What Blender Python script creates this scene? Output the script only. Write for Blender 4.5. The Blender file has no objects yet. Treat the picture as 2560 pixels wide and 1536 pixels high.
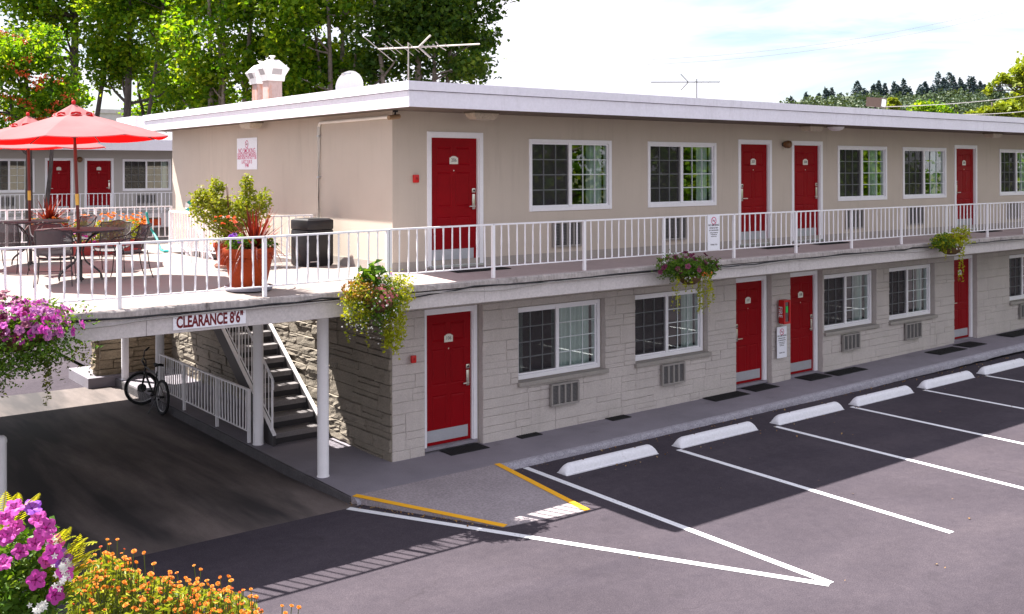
import bpy, math, random
import numpy as np
from mathutils import Vector, Matrix
random.seed(7); RNG = np.random.default_rng(7)
SC = bpy.context.scene; COL = SC.collection
R = math.radians
# ------------------------------------------------------------------ camera survey (solved from the photograph)
CX, CY, CZ, CTH, CF, CY0, CROLL = -8.2345, -13.5563, 4.3012, .9094, 2576.4, 427.159, .0025
_c, _s = math.cos(CTH), math.sin(CTH)
def ray(px, py):
    x = px-1280.; y = py-CY0
    u = x*math.cos(CROLL)+y*math.sin(CROLL); w = -x*math.sin(CROLL)+y*math.cos(CROLL)
    r = u/CF
    return Vector((_c+r*_s, _s-r*_c, -w/CF))
CAMP = Vector((CX, CY, CZ))
def onZ(px, py, z): d = ray(px, py); return CAMP+d*((z-CZ)/d.z)
def onY(px, py, Y): d = ray(px, py); return CAMP+d*((Y-CY)/d.y)
def onX(px, py, X): d = ray(px, py); return CAMP+d*((X-CX)/d.x)
def at(px, py, dep): return CAMP+ray(px, py)*dep
def XY(px, Y): return onY(px, 500, Y).x
# ------------------------------------------------------------------ materials
def _n(nt, t, **k):
    n = nt.nodes.new(t)
    for a, b in k.items(): setattr(n, a, b)
    return n
def newmat(name):
    m = bpy.data.materials.new(name); m.use_nodes = True
    nt = m.node_tree; nt.nodes.clear()
    return m, nt, _n(nt, 'ShaderNodeOutputMaterial')
def ramp(nt, src, stops):
    r = _n(nt, 'ShaderNodeValToRGB'); e = r.color_ramp.elements
    while len(e) < len(stops): e.new(.5)
    for i, (p, c) in enumerate(stops):
        e[i].position = p; e[i].color = (*c, 1) if len(c) == 3 else c
    nt.links.new(src, r.inputs[0]); return r.outputs[0]
def noise(nt, co, scale, detail=4, rough=.6, dist=0):
    n = _n(nt, 'ShaderNodeTexNoise'); n.inputs['Scale'].default_value = scale; n.inputs['Detail'].default_value = detail
    n.inputs['Roughness'].default_value = rough; n.inputs['Distortion'].default_value = dist
    nt.links.new(co, n.inputs['Vector']); return n.outputs['Fac']
def mixc(nt, fac, a, b, mode='MIX'):
    m = _n(nt, 'ShaderNodeMix', data_type='RGBA', blend_type=mode)
    for s, v in ((0, fac), (6, a), (7, b)):
        if isinstance(v, bpy.types.NodeSocket): nt.links.new(v, m.inputs[s])
        else: m.inputs[s].default_value = v if s == 0 else (*v, 1)
    return m.outputs[2]
def coords(nt, scale=(1, 1, 1), geo=True):
    g = _n(nt, 'ShaderNodeNewGeometry') if geo else _n(nt, 'ShaderNodeTexCoord')
    mp = _n(nt, 'ShaderNodeMapping'); mp.inputs['Scale'].default_value = scale
    nt.links.new(g.outputs['Position'] if geo else g.outputs['Object'], mp.inputs[0]); return mp.outputs[0]
def mat(name, col, rough=.6, var=.12, vs=2., fine=.06, fs=60., bump=0., bs=60., metal=0., spec=.4, scale=(1, 1, 1), dirt=None, dirts=1.2, dirtr=(.55, .75), streak=0.):
    m, nt, out = newmat(name); co = coords(nt, scale)
    b = _n(nt, 'ShaderNodeBsdfPrincipled'); nt.links.new(b.outputs[0], out.inputs[0])
    c = np.array(col)
    a = ramp(nt, noise(nt, co, vs), [(.25, tuple(c*(1-var))), (.75, tuple(np.minimum(c*(1+var), .98)))])
    if fine: a = mixc(nt, 1., a, ramp(nt, noise(nt, co, fs, 3, .7), [(.3, (1-fine*2,)*3), (.7, (1+fine,)*3)]), 'MULTIPLY')
    if dirt is not None:
        a = mixc(nt, ramp(nt, noise(nt, co, dirts, 6, .7), [(dirtr[0], (0, 0, 0)), (dirtr[1], (1, 1, 1))]), a, dirt)
    if streak:   # rain streaks and grime, running down
        sc_ = coords(nt, (1, 1, .07))
        s1 = ramp(nt, noise(nt, sc_, 7, 5, .7), [(.50, (1, 1, 1)), (.78, (1-streak, 1-streak*1.05, 1-streak*1.1))])
        a = mixc(nt, 1., a, mixc(nt, ramp(nt, noise(nt, co, .6, 4), [(.4, (0, 0, 0)), (.6, (1, 1, 1))]), (1, 1, 1), s1), 'MULTIPLY')
    nt.links.new(a, b.inputs['Base Color'])
    b.inputs['Roughness'].default_value = rough; b.inputs['Metallic'].default_value = metal
    b.inputs['Specular IOR Level'].default_value = spec
    if bump:
        bp = _n(nt, 'ShaderNodeBump'); bp.inputs['Strength'].default_value = bump; bp.inputs['Distance'].default_value = .02
        nt.links.new(noise(nt, co, bs, 5, .65), bp.inputs['Height']); nt.links.new(bp.outputs[0], b.inputs['Normal'])
    return m
def leafmat(name, cols, trans=.45, vs=1.5, rough=.5):
    """foliage: colour varies by clump and by leaf; light passes through"""
    m, nt, out = newmat(name); co = coords(nt)
    gi = _n(nt, 'ShaderNodeNewGeometry')
    k = mixc(nt, .45, noise(nt, co, vs, 3), gi.outputs['Random Per Island'])
    n = len(cols)
    a = ramp(nt, k, [(.18+.64*i/max(1, n-1), c) for i, c in enumerate(cols)])
    d = _n(nt, 'ShaderNodeBsdfPrincipled'); d.inputs['Roughness'].default_value = rough; d.inputs['Specular IOR Level'].default_value = .3
    t = _n(nt, 'ShaderNodeBsdfTranslucent'); nt.links.new(a, d.inputs['Base Color'])
    tc = mixc(nt, 1., a, (1.35, 1.25, .5), 'MULTIPLY'); nt.links.new(tc, t.inputs[0])
    x = _n(nt, 'ShaderNodeMixShader'); x.inputs[0].default_value = trans
    nt.links.new(d.outputs[0], x.inputs[1]); nt.links.new(t.outputs[0], x.inputs[2]); nt.links.new(x.outputs[0], out.inputs[0])
    return m
# ------------------------------------------------------------------ mesh builder
class MB:
    def __init__(s): s.v = []; s.f = []; s.m = []; s.k = 0; s.M = None
    def add(s, vs, fs, k=None):
        o = len(s.v); k = s.k if k is None else k
        if s.M is not None: vs = [tuple(s.M @ Vector(p)) for p in vs]
        s.v += [tuple(p) for p in vs]; s.f += [tuple(i+o for i in f) for f in fs]; s.m += [k]*len(fs); return s
    def box(s, x0, x1, y0, y1, z0, z1, k=None, c=0):
        if x0 > x1: x0, x1 = x1, x0
        if y0 > y1: y0, y1 = y1, y0
        if z0 > z1: z0, z1 = z1, z0
        if c <= 0:
            return s.add([(x, y, z) for x in (x0, x1) for y in (y0, y1) for z in (z0, z1)],
                         [(0, 1, 3, 2), (4, 6, 7, 5), (0, 4, 5, 1), (2, 3, 7, 6), (0, 2, 6, 4), (1, 5, 7, 3)], k)
        bm = bmesh_box(x0, x1, y0, y1, z0, z1, c); return s.add(*bm, k)
    def tube(s, pts, r, n=8, k=None, caps=True):
        pts = [Vector(p) for p in pts]; N = len(pts); rs = r if hasattr(r, '__len__') else [r]*N
        vs = []; ref = None
        for i, p in enumerate(pts):
            t = (pts[min(i+1, N-1)]-pts[max(i-1, 0)])
            t = t.normalized() if t.length > 1e-9 else Vector((0, 0, 1))
            if ref is None:
                ref = Vector((0, 0, 1)) if abs(t.z) < .9 else Vector((1, 0, 0))
            a = t.cross(ref)
            if a.length < 1e-6: a = t.orthogonal()
            a.normalize(); b = a.cross(t); ref = b if False else ref
            for j in range(n):
                q = 2*math.pi*j/n; vs.append(p+(a*math.cos(q)+b*math.sin(q))*rs[i])
        fs = [(i*n+j, i*n+(j+1) % n, (i+1)*n+(j+1) % n, (i+1)*n+j) for i in range(N-1) for j in range(n)]
        if caps: fs += [tuple(range(n))[::-1], tuple((N-1)*n+j for j in range(n))]
        return s.add(vs, fs, k)
    def lathe(s, prof, n=24, c=(0, 0, 0), k=None, phase=0):
        vs = []; fs = []
        for r, z in prof:
            for j in range(n):
                q = 2*math.pi*(j+phase)/n; vs.append((c[0]+r*math.cos(q), c[1]+r*math.sin(q), c[2]+z))
        for i in range(len(prof)-1):
            for j in range(n): fs.append((i*n+j, i*n+(j+1) % n, (i+1)*n+(j+1) % n, (i+1)*n+j))
        if prof[0][0] > 1e-4: fs.append(tuple(range(n))[::-1])
        if prof[-1][0] > 1e-4: fs.append(tuple((len(prof)-1)*n+j for j in range(n)))
        return s.add(vs, fs, k)
    def prism(s, poly, d, k=None):
        """polygon of 3d points extruded by vector d"""
        n = len(poly); d = Vector(d); P = [Vector(p) for p in poly]
        vs = P+[p+d for p in P]
        return s.add(vs, [tuple(range(n))[::-1], tuple(range(n, 2*n))]+[(i, (i+1) % n, n+(i+1) % n, n+i) for i in range(n)], k)
    def quad(s, a, b, c, d, k=None): return s.add([a, b, c, d], [(0, 1, 2, 3)], k)
    def raw(s, V, F, K=None):
        """numpy arrays"""
        o = len(s.v); s.v += [tuple(p) for p in V.tolist()]; s.f += [tuple(f) for f in (F+o).tolist()]
        s.m += (K.tolist() if K is not None else [s.k]*len(F)); return s
    def build(s, name, mats, parent=None, smooth=False, label=None):
        me = bpy.data.meshes.new(name)
        o0 = ORG.get(parent.name, (0, 0, 0)) if parent is not None else (0, 0, 0)
        V = np.array(s.v, dtype=float).reshape(-1, 3)-np.array(o0)
        me.from_pydata(V.tolist(), [], s.f)
        mats = mats if isinstance(mats, (list, tuple)) else [mats]
        for m in mats: me.materials.append(m)
        if len(mats) > 1: me.polygons.foreach_set('material_index', s.m)
        if smooth:
            me.polygons.foreach_set('use_smooth', [True]*len(s.f))
            if smooth == 'auto' and hasattr(me, 'set_sharp_from_angle'): me.set_sharp_from_angle(angle=R(40))
        me.update()
        o = bpy.data.objects.new(name, me); COL.objects.link(o)
        if parent is not None: o.parent = parent
        ORG[o.name] = o0
        if label: o['label'] = label
        return o
def bmesh_box(x0, x1, y0, y1, z0, z1, c):
    import bmesh
    bm = bmesh.new()
    bmesh.ops.create_cube(bm, size=1)
    for v in bm.verts: v.co = ((x0+x1)/2+v.co.x*(x1-x0), (y0+y1)/2+v.co.y*(y1-y0), (z0+z1)/2+v.co.z*(z1-z0))
    bmesh.ops.bevel(bm, geom=list(bm.edges), offset=c, segments=2, profile=.5, affect='EDGES')
    bm.verts.index_update()
    r = [tuple(v.co) for v in bm.verts], [tuple(v.index for v in f.verts) for f in bm.faces]
    bm.free(); return r
ORG = {}
def tag(o, label=None, cat=None, group=None, kind=None):
    if label: o['label'] = label
    if cat: o['category'] = cat
    if group: o['group'] = group
    if kind: o['kind'] = kind
    return o
def thing(name, label, cat, loc=(0, 0, 0), group=None, kind=None):
    o = bpy.data.objects.new(name, None); COL.objects.link(o); o.empty_display_size = .2
    o.location = loc; ORG[o.name] = tuple(loc); return tag(o, label, cat, group, kind)
KIDS = {}
def kids(o): return [c for c in bpy.data.objects if c.parent == o]
def copy_tree(o, parent=None):
    c = o.copy(); COL.objects.link(c)
    if parent is not None: c.parent = parent
    ORG[c.name] = ORG.get(o.name, (0, 0, 0))
    for ch in kids(o): copy_tree(ch, c)
    return c
def text(name, body, size, loc, rot, m, parent, sx=1., ext=.0015, weight=0., align='CENTER'):
    cu = bpy.data.curves.new(name, 'FONT'); cu.body = body; cu.size = size; cu.align_x = align; cu.align_y = 'CENTER'
    cu.extrude = ext; cu.offset = weight; cu.resolution_u = 3
    cu.materials.append(m)
    o = bpy.data.objects.new(name, cu); COL.objects.link(o)
    o0 = ORG.get(parent.name, (0, 0, 0)); o.location = Vector(loc)-Vector(o0); o.rotation_euler = rot; o.scale = (sx, 1, 1)
    o.parent = parent; ORG[o.name] = tuple(loc); TEXTS.append(o); return o
TEXTS = []
def texts_to_mesh():
    dg = bpy.context.evaluated_depsgraph_get()
    for o in TEXTS:
        me = bpy.data.meshes.new_from_object(o.evaluated_get(dg)); n = o.name; o.name = 'old'; me.name = n
        q = bpy.data.objects.new(n, me); COL.objects.link(q); q.parent = o.parent; q.location = o.location; q.rotation_euler = o.rotation_euler; q.scale = o.scale
        bpy.data.objects.remove(o)
# leaf clouds ------------------------------------------------------
def leaves(P, size, up=.35, jit=.4, asp=.55, fold=.18, rng=RNG):
    """one folded 4-corner leaf at each point of P (numpy n x 3)"""
    n = len(P); d = rng.normal(size=(n, 3)); d[:, 2] *= .7; d /= np.linalg.norm(d, axis=1)[:, None]
    nn = rng.normal(size=(n, 3)); nn[:, 2] += up*3; 
    a = np.cross(d, nn); a /= np.linalg.norm(a, axis=1)[:, None]+1e-9; nn = np.cross(a, d)
    L = size*(1+jit*rng.uniform(-1, 1, n))[:, None]
    p0 = P-d*L*.5; p2 = P+d*L*.5; p1 = P+a*L*asp*.5+nn*L*fold-d*L*.05; p3 = P-a*L*asp*.5+nn*L*fold-d*L*.05
    V = np.stack([p0, p1, p2, p3], 1).reshape(-1, 3)
    i = np.arange(n)*4
    F = np.concatenate([np.stack([i, i+1, i+2], 1), np.stack([i, i+2, i+3], 1)]).reshape(-1, 3)
    return V, F
def blob_pts(c, r, n, shell=.55, rng=RNG, noise_amp=.25):
    d = rng.normal(size=(n, 3)); d /= np.linalg.norm(d, axis=1)[:, None]
    q = rng.uniform(shell**3, 1, n)**(1/3)
    q *= 1+noise_amp*np.sin(d[:, 0]*7+c[0]*3)*np.sin(d[:, 1]*6+c[1]*5)*np.sin(d[:, 2]*8+c[2])*2
    return np.array(c)+d*np.array(r)*q[:, None]
SKY, SUNP, EXPO, CLOUD = .10, 5.0, 1.8, (3.7, 3.6, 3.95)
# ------------------------------------------------------------------ palette
M = {}
M['stucco'] = mat('warm_grey_stucco', (.56, .48, .41), .85, .06, .7, .06, 90, .25, 120, streak=.16)
M['stucco_end'] = M['stucco']
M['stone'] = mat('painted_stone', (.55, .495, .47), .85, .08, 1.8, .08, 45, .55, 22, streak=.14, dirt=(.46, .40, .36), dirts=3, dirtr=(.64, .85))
M['endstone'] = mat('weathered_shaded_stone', (.26, .225, .185), .9, .14, 2.5, .12, 40, .9, 28, dirt=(.13, .10, .07), dirts=3.5, dirtr=(.64, .8))  # weathered stone, base colour also lowered to stand in for the deck's shade
M['white'] = mat('white_paint', (.86, .84, .88), .45, .03, 2, .02, 30)
M['fascia'] = mat('white_fascia_paint', (.86, .83, .92), .5, .04, 1.2, .03, 20, streak=.14, dirt=(.62, .58, .62), dirts=2.5, dirtr=(.68, .9))
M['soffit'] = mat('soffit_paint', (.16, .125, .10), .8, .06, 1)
M['red'] = mat('red_door_paint', (.25, .0008, .005), .5, .12, 1.5, .03, 30, spec=.12)
M['steel'] = mat('brushed_steel', (.55, .55, .58), .35, .05, 3, .03, 40, metal=.9)
M['chrome'] = mat('satin_lock_metal', (.62, .58, .52), .3, .04, 5, metal=.9)
M['dark'] = mat('dark_plastic', (.018, .018, .022), .5)
M['plate'] = mat('ivory_plate', (.75, .72, .64), .5, .03)
M['ink'] = mat('dark_ink', (.06, .05, .06), .6)
M['redink'] = mat('dark_red_ink', (.15, .003, .010), .5, 0.03)
M['pinkink'] = mat('faded_red_ink', (.62, .05, .17), .6, .03)
M['sign'] = mat('white_sign_panel', (.88, .88, .95), .35, .02)
M['conc'] = mat('walkway_concrete', (.25, .228, .265), .85, .14, 1.4, .10, 70, .25, 60, dirt=(.14, .125, .14), dirts=1.6, dirtr=(.6, .85))
M['kerb'] = mat('rough_kerb_concrete', (.38, .36, .41), .9, .2, 9, .22, 45, .6, 45)
M['deck'] = mat('patio_deck_coating', (.27, .228, .215), .75, .06, 1.2, .05, 60, .12, 80, dirt=(.22, .185, .175), dirts=1.0, dirtr=(.62, .85))
M['beam'] = mat('beam_paint', (.60, .56, .56), .75, .05, 1, .08, 35, .15, 60, streak=.2, dirt=(.33, .29, .28), dirts=2.2, dirtr=(.68, .85))
M['lip'] = mat('weathered_slab_edge', (.42, .38, .37), .9, .15, 4, .15, 30, .4, 40, scale=(1, 1, .35), dirt=(.10, .085, .08), dirts=6, dirtr=(.58, .72))
M['rail'] = mat('white_railing_paint', (.88, .86, .90), .4, .03, 4, .02, 60)
M['grille'] = mat('grey_grille_paint', (.30, .275, .26), .6, .06)
M['grille_dark'] = mat('grille_shadow_gap', (.05, .05, .055), .7)
M['wood'] = mat('brown_wood', (.16, .075, .035), .6, .2, 6, .1, 40, scale=(1, 1, .2))
M['terra'] = mat('terracotta', (.25, .032, .005), .75, .10, 3, .06, 50, .1, 60, spec=.2, dirt=(.30, .085, .035), dirts=3, dirtr=(.66, .9))
M['black'] = mat('black_rubber', (.012, .012, .014), .8, .15, 8, .1, 60, .3, 80)
def asphalt():
    m, nt, out = newmat('worn_asphalt'); co = coords(nt)
    b = _n(nt, 'ShaderNodeBsdfPrincipled'); nt.links.new(b.outputs[0], out.inputs[0])
    big = ramp(nt, noise(nt, co, .35, 5, .6, .6), [(.3, (.054, .046, .056)), (.55, (.068, .058, .070)), (.75, (.083, .070, .081))])
    st = coords(nt, (.12, 1.6, 1)); tr = ramp(nt, noise(nt, st, .9, 4), [(.35, (.90, .90, .92)), (.7, (1.06, 1.05, 1.04))])
    a = mixc(nt, 1., big, tr, 'MULTIPLY')
    a = mixc(nt, 1., a, ramp(nt, noise(nt, co, 70, 2, .8), [(.3, (.70, .70, .72)), (.52, (1., 1., 1.)), (.78, (1.45, 1.42, 1.4))]), 'MULTIPLY')
    a = mixc(nt, 1., a, ramp(nt, noise(nt, co, 9, 5, .75), [(.3, (.86, .86, .88)), (.7, (1.1, 1.09, 1.08))]), 'MULTIPLY')
    # oil spots in the stalls and faint cracks
    a = mixc(nt, ramp(nt, noise(nt, co, 1.1, 4, .7), [(.61, (0, 0, 0)), (.78, (.6, .6, .6))]), a, (.035, .031, .037))
    v = _n(nt, 'ShaderNodeTexVoronoi', feature='DISTANCE_TO_EDGE'); v.inputs['Scale'].default_value = .42
    wv = _n(nt, 'ShaderNodeVectorMath', operation='ADD'); nt.links.new(co, wv.inputs[0])
    nz = _n(nt, 'ShaderNodeTexNoise'); nz.inputs['Scale'].default_value = 1.3; nz.inputs['Detail'].default_value = 6; nt.links.new(co, nz.inputs['Vector'])
    nt.links.new(nz.outputs['Color'], wv.inputs[1]); nt.links.new(wv.outputs[0], v.inputs['Vector'])
    cr = ramp(nt, v.outputs['Distance'], [(0., (.55, .55, .55)), (.007, (0, 0, 0))])
    crm = mixc(nt, 1., cr, ramp(nt, noise(nt, co, .5, 3), [(.5, (0, 0, 0)), (.62, (.8, .8, .8))]), 'MULTIPLY')
    a = mixc(nt, crm, a, (.035, .03, .035))
    nt.links.new(a, b.inputs['Base Color']); b.inputs['Roughness'].default_value = .95; b.inputs['Specular IOR Level'].default_value = .08
    bp = _n(nt, 'ShaderNodeBump'); bp.inputs['Strength'].default_value = .35; bp.inputs['Distance'].default_value = .01
    nt.links.new(noise(nt, co, 90, 3, .7), bp.inputs['Height']); nt.links.new(bp.outputs[0], b.inputs['Normal'])
    return m
M['asphalt'] = asphalt()
def drive():
    m, nt, out = newmat('stained_drive_concrete'); co = coords(nt)
    b = _n(nt, 'ShaderNodeBsdfPrincipled'); nt.links.new(b.outputs[0], out.inputs[0])
    base = ramp(nt, noise(nt, coords(nt, (1, .35, 1)), 1.3, 6, .7), [(.28, (.095, .074, .068)), (.55, (.155, .125, .118)), (.78, (.23, .19, .182))])
    # tyre and oil tracks that run along the drive
    tr = ramp(nt, noise(nt, coords(nt, (.85, .13, 1)), 1.15, 4, .6, .3), [(.42, (0, 0, 0)), (.62, (.92, .92, .92))])
    a = mixc(nt, tr, base, (.018, .015, .019))
    a = mixc(nt, 1., a, ramp(nt, noise(nt, co, 55, 3, .7), [(.3, (.8, .8, .8)), (.7, (1.15, 1.15, 1.15))]), 'MULTIPLY')
    nt.links.new(a, b.inputs['Base Color']); b.inputs['Roughness'].default_value = .8
    return m
M['drive'] = drive()
def paint(name, col, wear):
    m, nt, out = newmat(name); co = coords(nt)
    b = _n(nt, 'ShaderNodeBsdfPrincipled'); nt.links.new(b.outputs[0], out.inputs[0])
    w = ramp(nt, noise(nt, co, 26, 6, .8), [(wear, (0, 0, 0)), (wear+.05, (1, 1, 1))])
    nt.links.new(mixc(nt, w, (.22, .20, .21), mixc(nt, noise(nt, co, 5), tuple(np.array(col)*.92), col)), b.inputs['Base Color'])
    b.inputs['Roughness'].default_value = .7
    return m
M['line'] = paint('white_road_paint', (.80, .80, .84), .36)
M['yellow'] = paint('yellow_kerb_paint', (.90, .44, .010), .31)
# ------------------------------------------------------------------ levels
F2 = 2.79; ZA = -.17; DY = -1.40          # upper floor, asphalt, gallery edge
def zw(x):                                  # the walkway rises gently along the wing
    return -.085 if x < 6 else -.085+.105*min(1.4, (x-6)/10.)
# ------------------------------------------------------------------ ground, lot, drive
MB().quad((-900, -900, -.45), (900, -900, -.45), (900, 900, -.45), (-900, 900, -.45)).build(
    'ground', mat('dry_ground', (.12, .13, .06), .95, .3, .05, .1, 3)); tag(bpy.data.objects['ground'], 'dry grassy ground reaching the horizon', kind='structure')
ZD0 = -.245   # the drive dips below the lot under the deck
mb = MB()
for (a, b, c, d, z) in ((-45, 70, -45, -1.43, ZA), (-1.41, 70, -1.43, 60, ZA), (-45, -12, -1.43, 60, ZA)): mb.quad((a, c, z), (b, c, z), (b, d, z), (a, d, z))
mb.add([(-12, 9.9, ZD0-.004), (-1.41, 9.1, ZD0-.004), (-1.41, 60, ZD0-.004), (-12, 60, ZD0-.004)], [(0, 1, 2, 3)])
o = mb.build('asphalt_lot', M['asphalt']); tag(o, 'worn grey asphalt parking lot', kind='structure')
mb = MB(); mb.add([(-12, -1.43, ZA), (-1.41, -1.43, ZA), (-1.41, .6, ZD0), (-12, .6, ZD0), (-1.41, 9.1, ZD0), (-12, 9.9, ZD0)], [(0, 1, 2, 3), (3, 2, 4, 5)])
o = mb.build('drive', M['drive']); tag(o, 'oil stained concrete drive running under the patio deck', kind='structure')
# walkway along the stone wall, with a rough rolled kerb
mb = MB(); xs = [-1.42, 0, 2, 4, 6]+[6+i for i in range(1, 26)]
for a, b in zip(xs[:-1], xs[1:]):
    za, zb = zw(a), zw(b)
    mb.add([(a, -1.27, za), (b, -1.27, zb), (b, .0, zb), (a, .0, za)], [(0, 1, 2, 3)])
mb.box(-1.42, -.1, 0, 9.4, -.3, -.085)
mb.box(-1.455, -1.421, -1.27, 8.9, -.4, -.088, k=1, c=.012)
o = mb.build('walkway', [M['conc'], mat('grimy_shaded_kerb_face', (.085, .078, .085), .9, .25, 3, .15, 40, .4, 40)]); tag(o, 'grey concrete walkway along the stone wall and under the deck', kind='structure')  # kerb face colour holds grime plus the shade cast by the deck
mb = MB()
nx = 150; ys = [(-1.265, 0.001), (-1.30, .004), (-1.345, .002), (-1.385, -.02), (-1.405, -.05), (-1.41, -.13)]
xsk = np.linspace(-1.42, 31, nx); rr = np.random.default_rng(3)
V = []
for x in xsk:
    for (y, dz) in ys:
        V.append((x, y+rr.normal()*.006*(dz < 0), zw(x)+dz+rr.normal()*.004*(dz < .001)))
Fk = [(i*6+j, (i+1)*6+j, (i+1)*6+j+1, i*6+j+1) for i in range(nx-1) for j in range(5)]
mb.add(V, Fk)
V2 = [(-1.425, y, -.085+dz) for y, dz in ys]+[(-1.425, -1.265, -.3), (-1.425, -1.41, -.3)]
mb.build('kerb', M['kerb'], smooth=True); tag(bpy.data.objects['kerb'], 'rough grey concrete kerb between walkway and asphalt', kind='structure')
# sloping concrete ramp from walkway to lot
pA, pB = onZ(895, 1229, zw(0)), onZ(1242, 1158, zw(1)); pC, pD = onZ(1472, 1276, ZA+.008), onZ(1252, 1318, ZA+.008)
pA = Vector((-1.43, -1.262, zw(0)+.006)); pB = Vector((pB.x, -1.262, zw(1)+.006))
mb = MB(); mb.add([pA, pD, pC, pB, (pA.x, pA.y, -.23), (pD.x, pD.y, -.23), (pC.x, pC.y, -.23), (pB.x, pB.y, -.23)],
                  [(0, 1, 2, 3), (0, 4, 5, 1), (1, 5, 6, 2), (2, 6, 7, 3), (3, 7, 4, 0)])
o = mb.build('ramp', mat('exposed_aggregate', (.34, .295, .315), .9, .14, 1.6, .17, 34, .5, 45)); tag(o, 'speckled concrete ramp from the walkway down to the asphalt', kind='structure')
def strip(name, a, b, w, m, dz=.004, label=None):
    a = Vector(a); b = Vector(b); d = (b-a); s = Vector((-d.y, d.x, 0)).normalized()*w*.5; up = Vector((0, 0, dz))
    n = max(2, int(d.length/.15)); rr = np.random.default_rng(int(abs(a.x*100)+abs(b.y*10)))
    V = []; 
    for i in range(n+1):
        p = a+d*(i/n)+up; e = rr.normal(0, .004, 2)
        V += [p+s*(1+e[0]), p-s*(1+e[1])]
    mb = MB().add(V, [(2*i, 2*i+1, 2*i+3, 2*i+2) for i in range(n)])
    o = mb.build(name, m); return tag(o, label, kind='structure')
ny = (pC-pB).normalized()
inr = (pB-pA).normalized()*.055
strip('yellow_stripe', pA+inr, pD+inr*.9, .11, M['yellow'], .006, 'yellow stripe along the near edge of the ramp')
strip('yellow_stripe', pB-inr, pC-inr*.9, .10, M['yellow'], .006, 'yellow stripe along the parking side of the ramp')
LN = [((866, 1270), (2068, 1467)), ((1310, 1170), (2072, 1463)), ((1692, 1127), (2375, 1338)), ((1935, 1070), (2562, 1238)), ((2125, 1022), (2562, 1120)), ((2307, 981), (2562, 1030)), ((2462, 946), (2562, 966))]
for i, (p, q) in enumerate(LN):
    a = onZ(*p, ZA); b = onZ(*q, ZA)
    if i >= 3: b = Vector((a.x-.15, -7.0, ZA))
    strip('parking_line', a, b, .105, M['line'], .004+(.002 if i == 0 else 0), 'white painted parking line on the asphalt')
for k in range(1, 4): strip('parking_line', (13.6+2.5*k, -2.3, ZA), (13.4+2.5*k, -7, ZA), .105, M['line'], .004, 'white painted parking line on the asphalt')
# ------------------------------------------------------------------ wheel stops
def wheel_stop(label, x0, x1, y0, y1):
    """tapered precast stop; profile rounded on top, ends sloped"""
    d = Vector((x1-x0, y1-y0, 0)); L = d.length; d.normalize(); s = Vector((-d.y, d.x, 0)); c = Vector((x0, y0, ZA))
    t = thing('wheel_stop', label, 'wheel stop', tuple(c+d*L/2), 'white concrete wheel stops in front of the walkway')
    prof = [(-.01, 0), (-.01, .016), (.004, .018), (.016, .07), (.035, .105), (.062, .123), (.085, .127), (.108, .123), (.135, .105), (.154, .07), (.166, .018), (.18, .016), (.18, 0)]
    st = [(0, .16, .9), (.012, .40, .95), (.035, .62, 1), (.065, .80, 1), (.10, .93, 1), (.14, 1, 1), (L-.14, 1, 1), (L-.10, .93, 1), (L-.065, .80, 1), (L-.035, .62, 1), (L-.012, .40, .95), (L, .16, .9)]
    mb = MB(); V = []
    for u, h, w in st:
        for a, z in prof: V.append(c+d*u+s*((a-.085)*1.22*(.72+.28*w)+.085)+Vector((0, 0, z*h*1.16 if z > .012 else z)))
    n = len(prof)
    mb.add(V, [(i*n+j, (i+1)*n+j, (i+1)*n+j+1, i*n+j+1) for i in range(len(st)-1) for j in range(n-1)]+[tuple(range(n)), tuple((len(st)-1)*n+j for j in range(n))[::-1]])
    mb.build('block', M['stopw'], t, smooth='auto')
    for u in (.42, L-.42): MB().lathe([(.0, .1495), (.014, .1495), (.014, .14)], 10, tuple(c+d*u+s*.085)).build('anchor_pin', M['pin'], t)
M['stopw'] = mat('white_stop_paint', (.80, .79, .84), .55, .04, 3, .05, 30, .1, 50, dirt=(.42, .38, .38), dirts=5, dirtr=(.62, .82))
M['pin'] = mat('rusty_pin', (.22, .12, .07), .8)
ST = [(1413, 1190, 1655), (1700, 1123, 1900), (1945, 1066, 2105), (2142, 1020, 2281), (2313, 978, 2436), (2461, 943, 2570)]
SL = ['white wheel stop nearest the yellow ramp stripe, in the first stall', 'white wheel stop in the second stall, behind the first long stall line', 'white wheel stop in the third stall from the ramp', 'white wheel stop in the fourth stall from the ramp', 'white wheel stop in the fifth stall from the ramp', 'white wheel stop cut by the right edge of the photo, farthest from the ramp']
for (a, y, b), l in zip(ST, SL):
    p = onZ(a, y, ZA); q = onZ(b, y-(b-a)*.235, ZA); wheel_stop(l, p.x-.02, p.x+1.90, p.y, p.y)
# ------------------------------------------------------------------ motel wing
MOTEL_L = 'two storey motel wing with red doors, stucco above painted stone and flat white roof'
motel = thing('motel_building', MOTEL_L, 'building', (0, 0, 0))
def glassmat(name, tint, boost, rough=.0):
    m, nt, out = newmat(name)
    t = _n(nt, 'ShaderNodeBsdfTransparent'); t.inputs[0].default_value = (*tint, 1)
    g = _n(nt, 'ShaderNodeBsdfGlossy'); g.inputs['Roughness'].default_value = rough; g.inputs[0].default_value = (.95, 1., .97, 1)
    f = _n(nt, 'ShaderNodeFresnel'); f.inputs[0].default_value = 1.55
    k = _n(nt, 'ShaderNodeMath', operation='MULTIPLY_ADD', use_clamp=True); k.inputs[1].default_value = boost; k.inputs[2].default_value = .03
    nt.links.new(f.outputs[0], k.inputs[0]); x = _n(nt, 'ShaderNodeMixShader')
    nt.links.new(k.outputs[0], x.inputs[0]); nt.links.new(t.outputs[0], x.inputs[1]); nt.links.new(g.outputs[0], x.inputs[2]); nt.links.new(x.outputs[0], out.inputs[0])
    return m
M['glass'] = glassmat('window_glass', (.82, .88, .86), 1.9)
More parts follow.
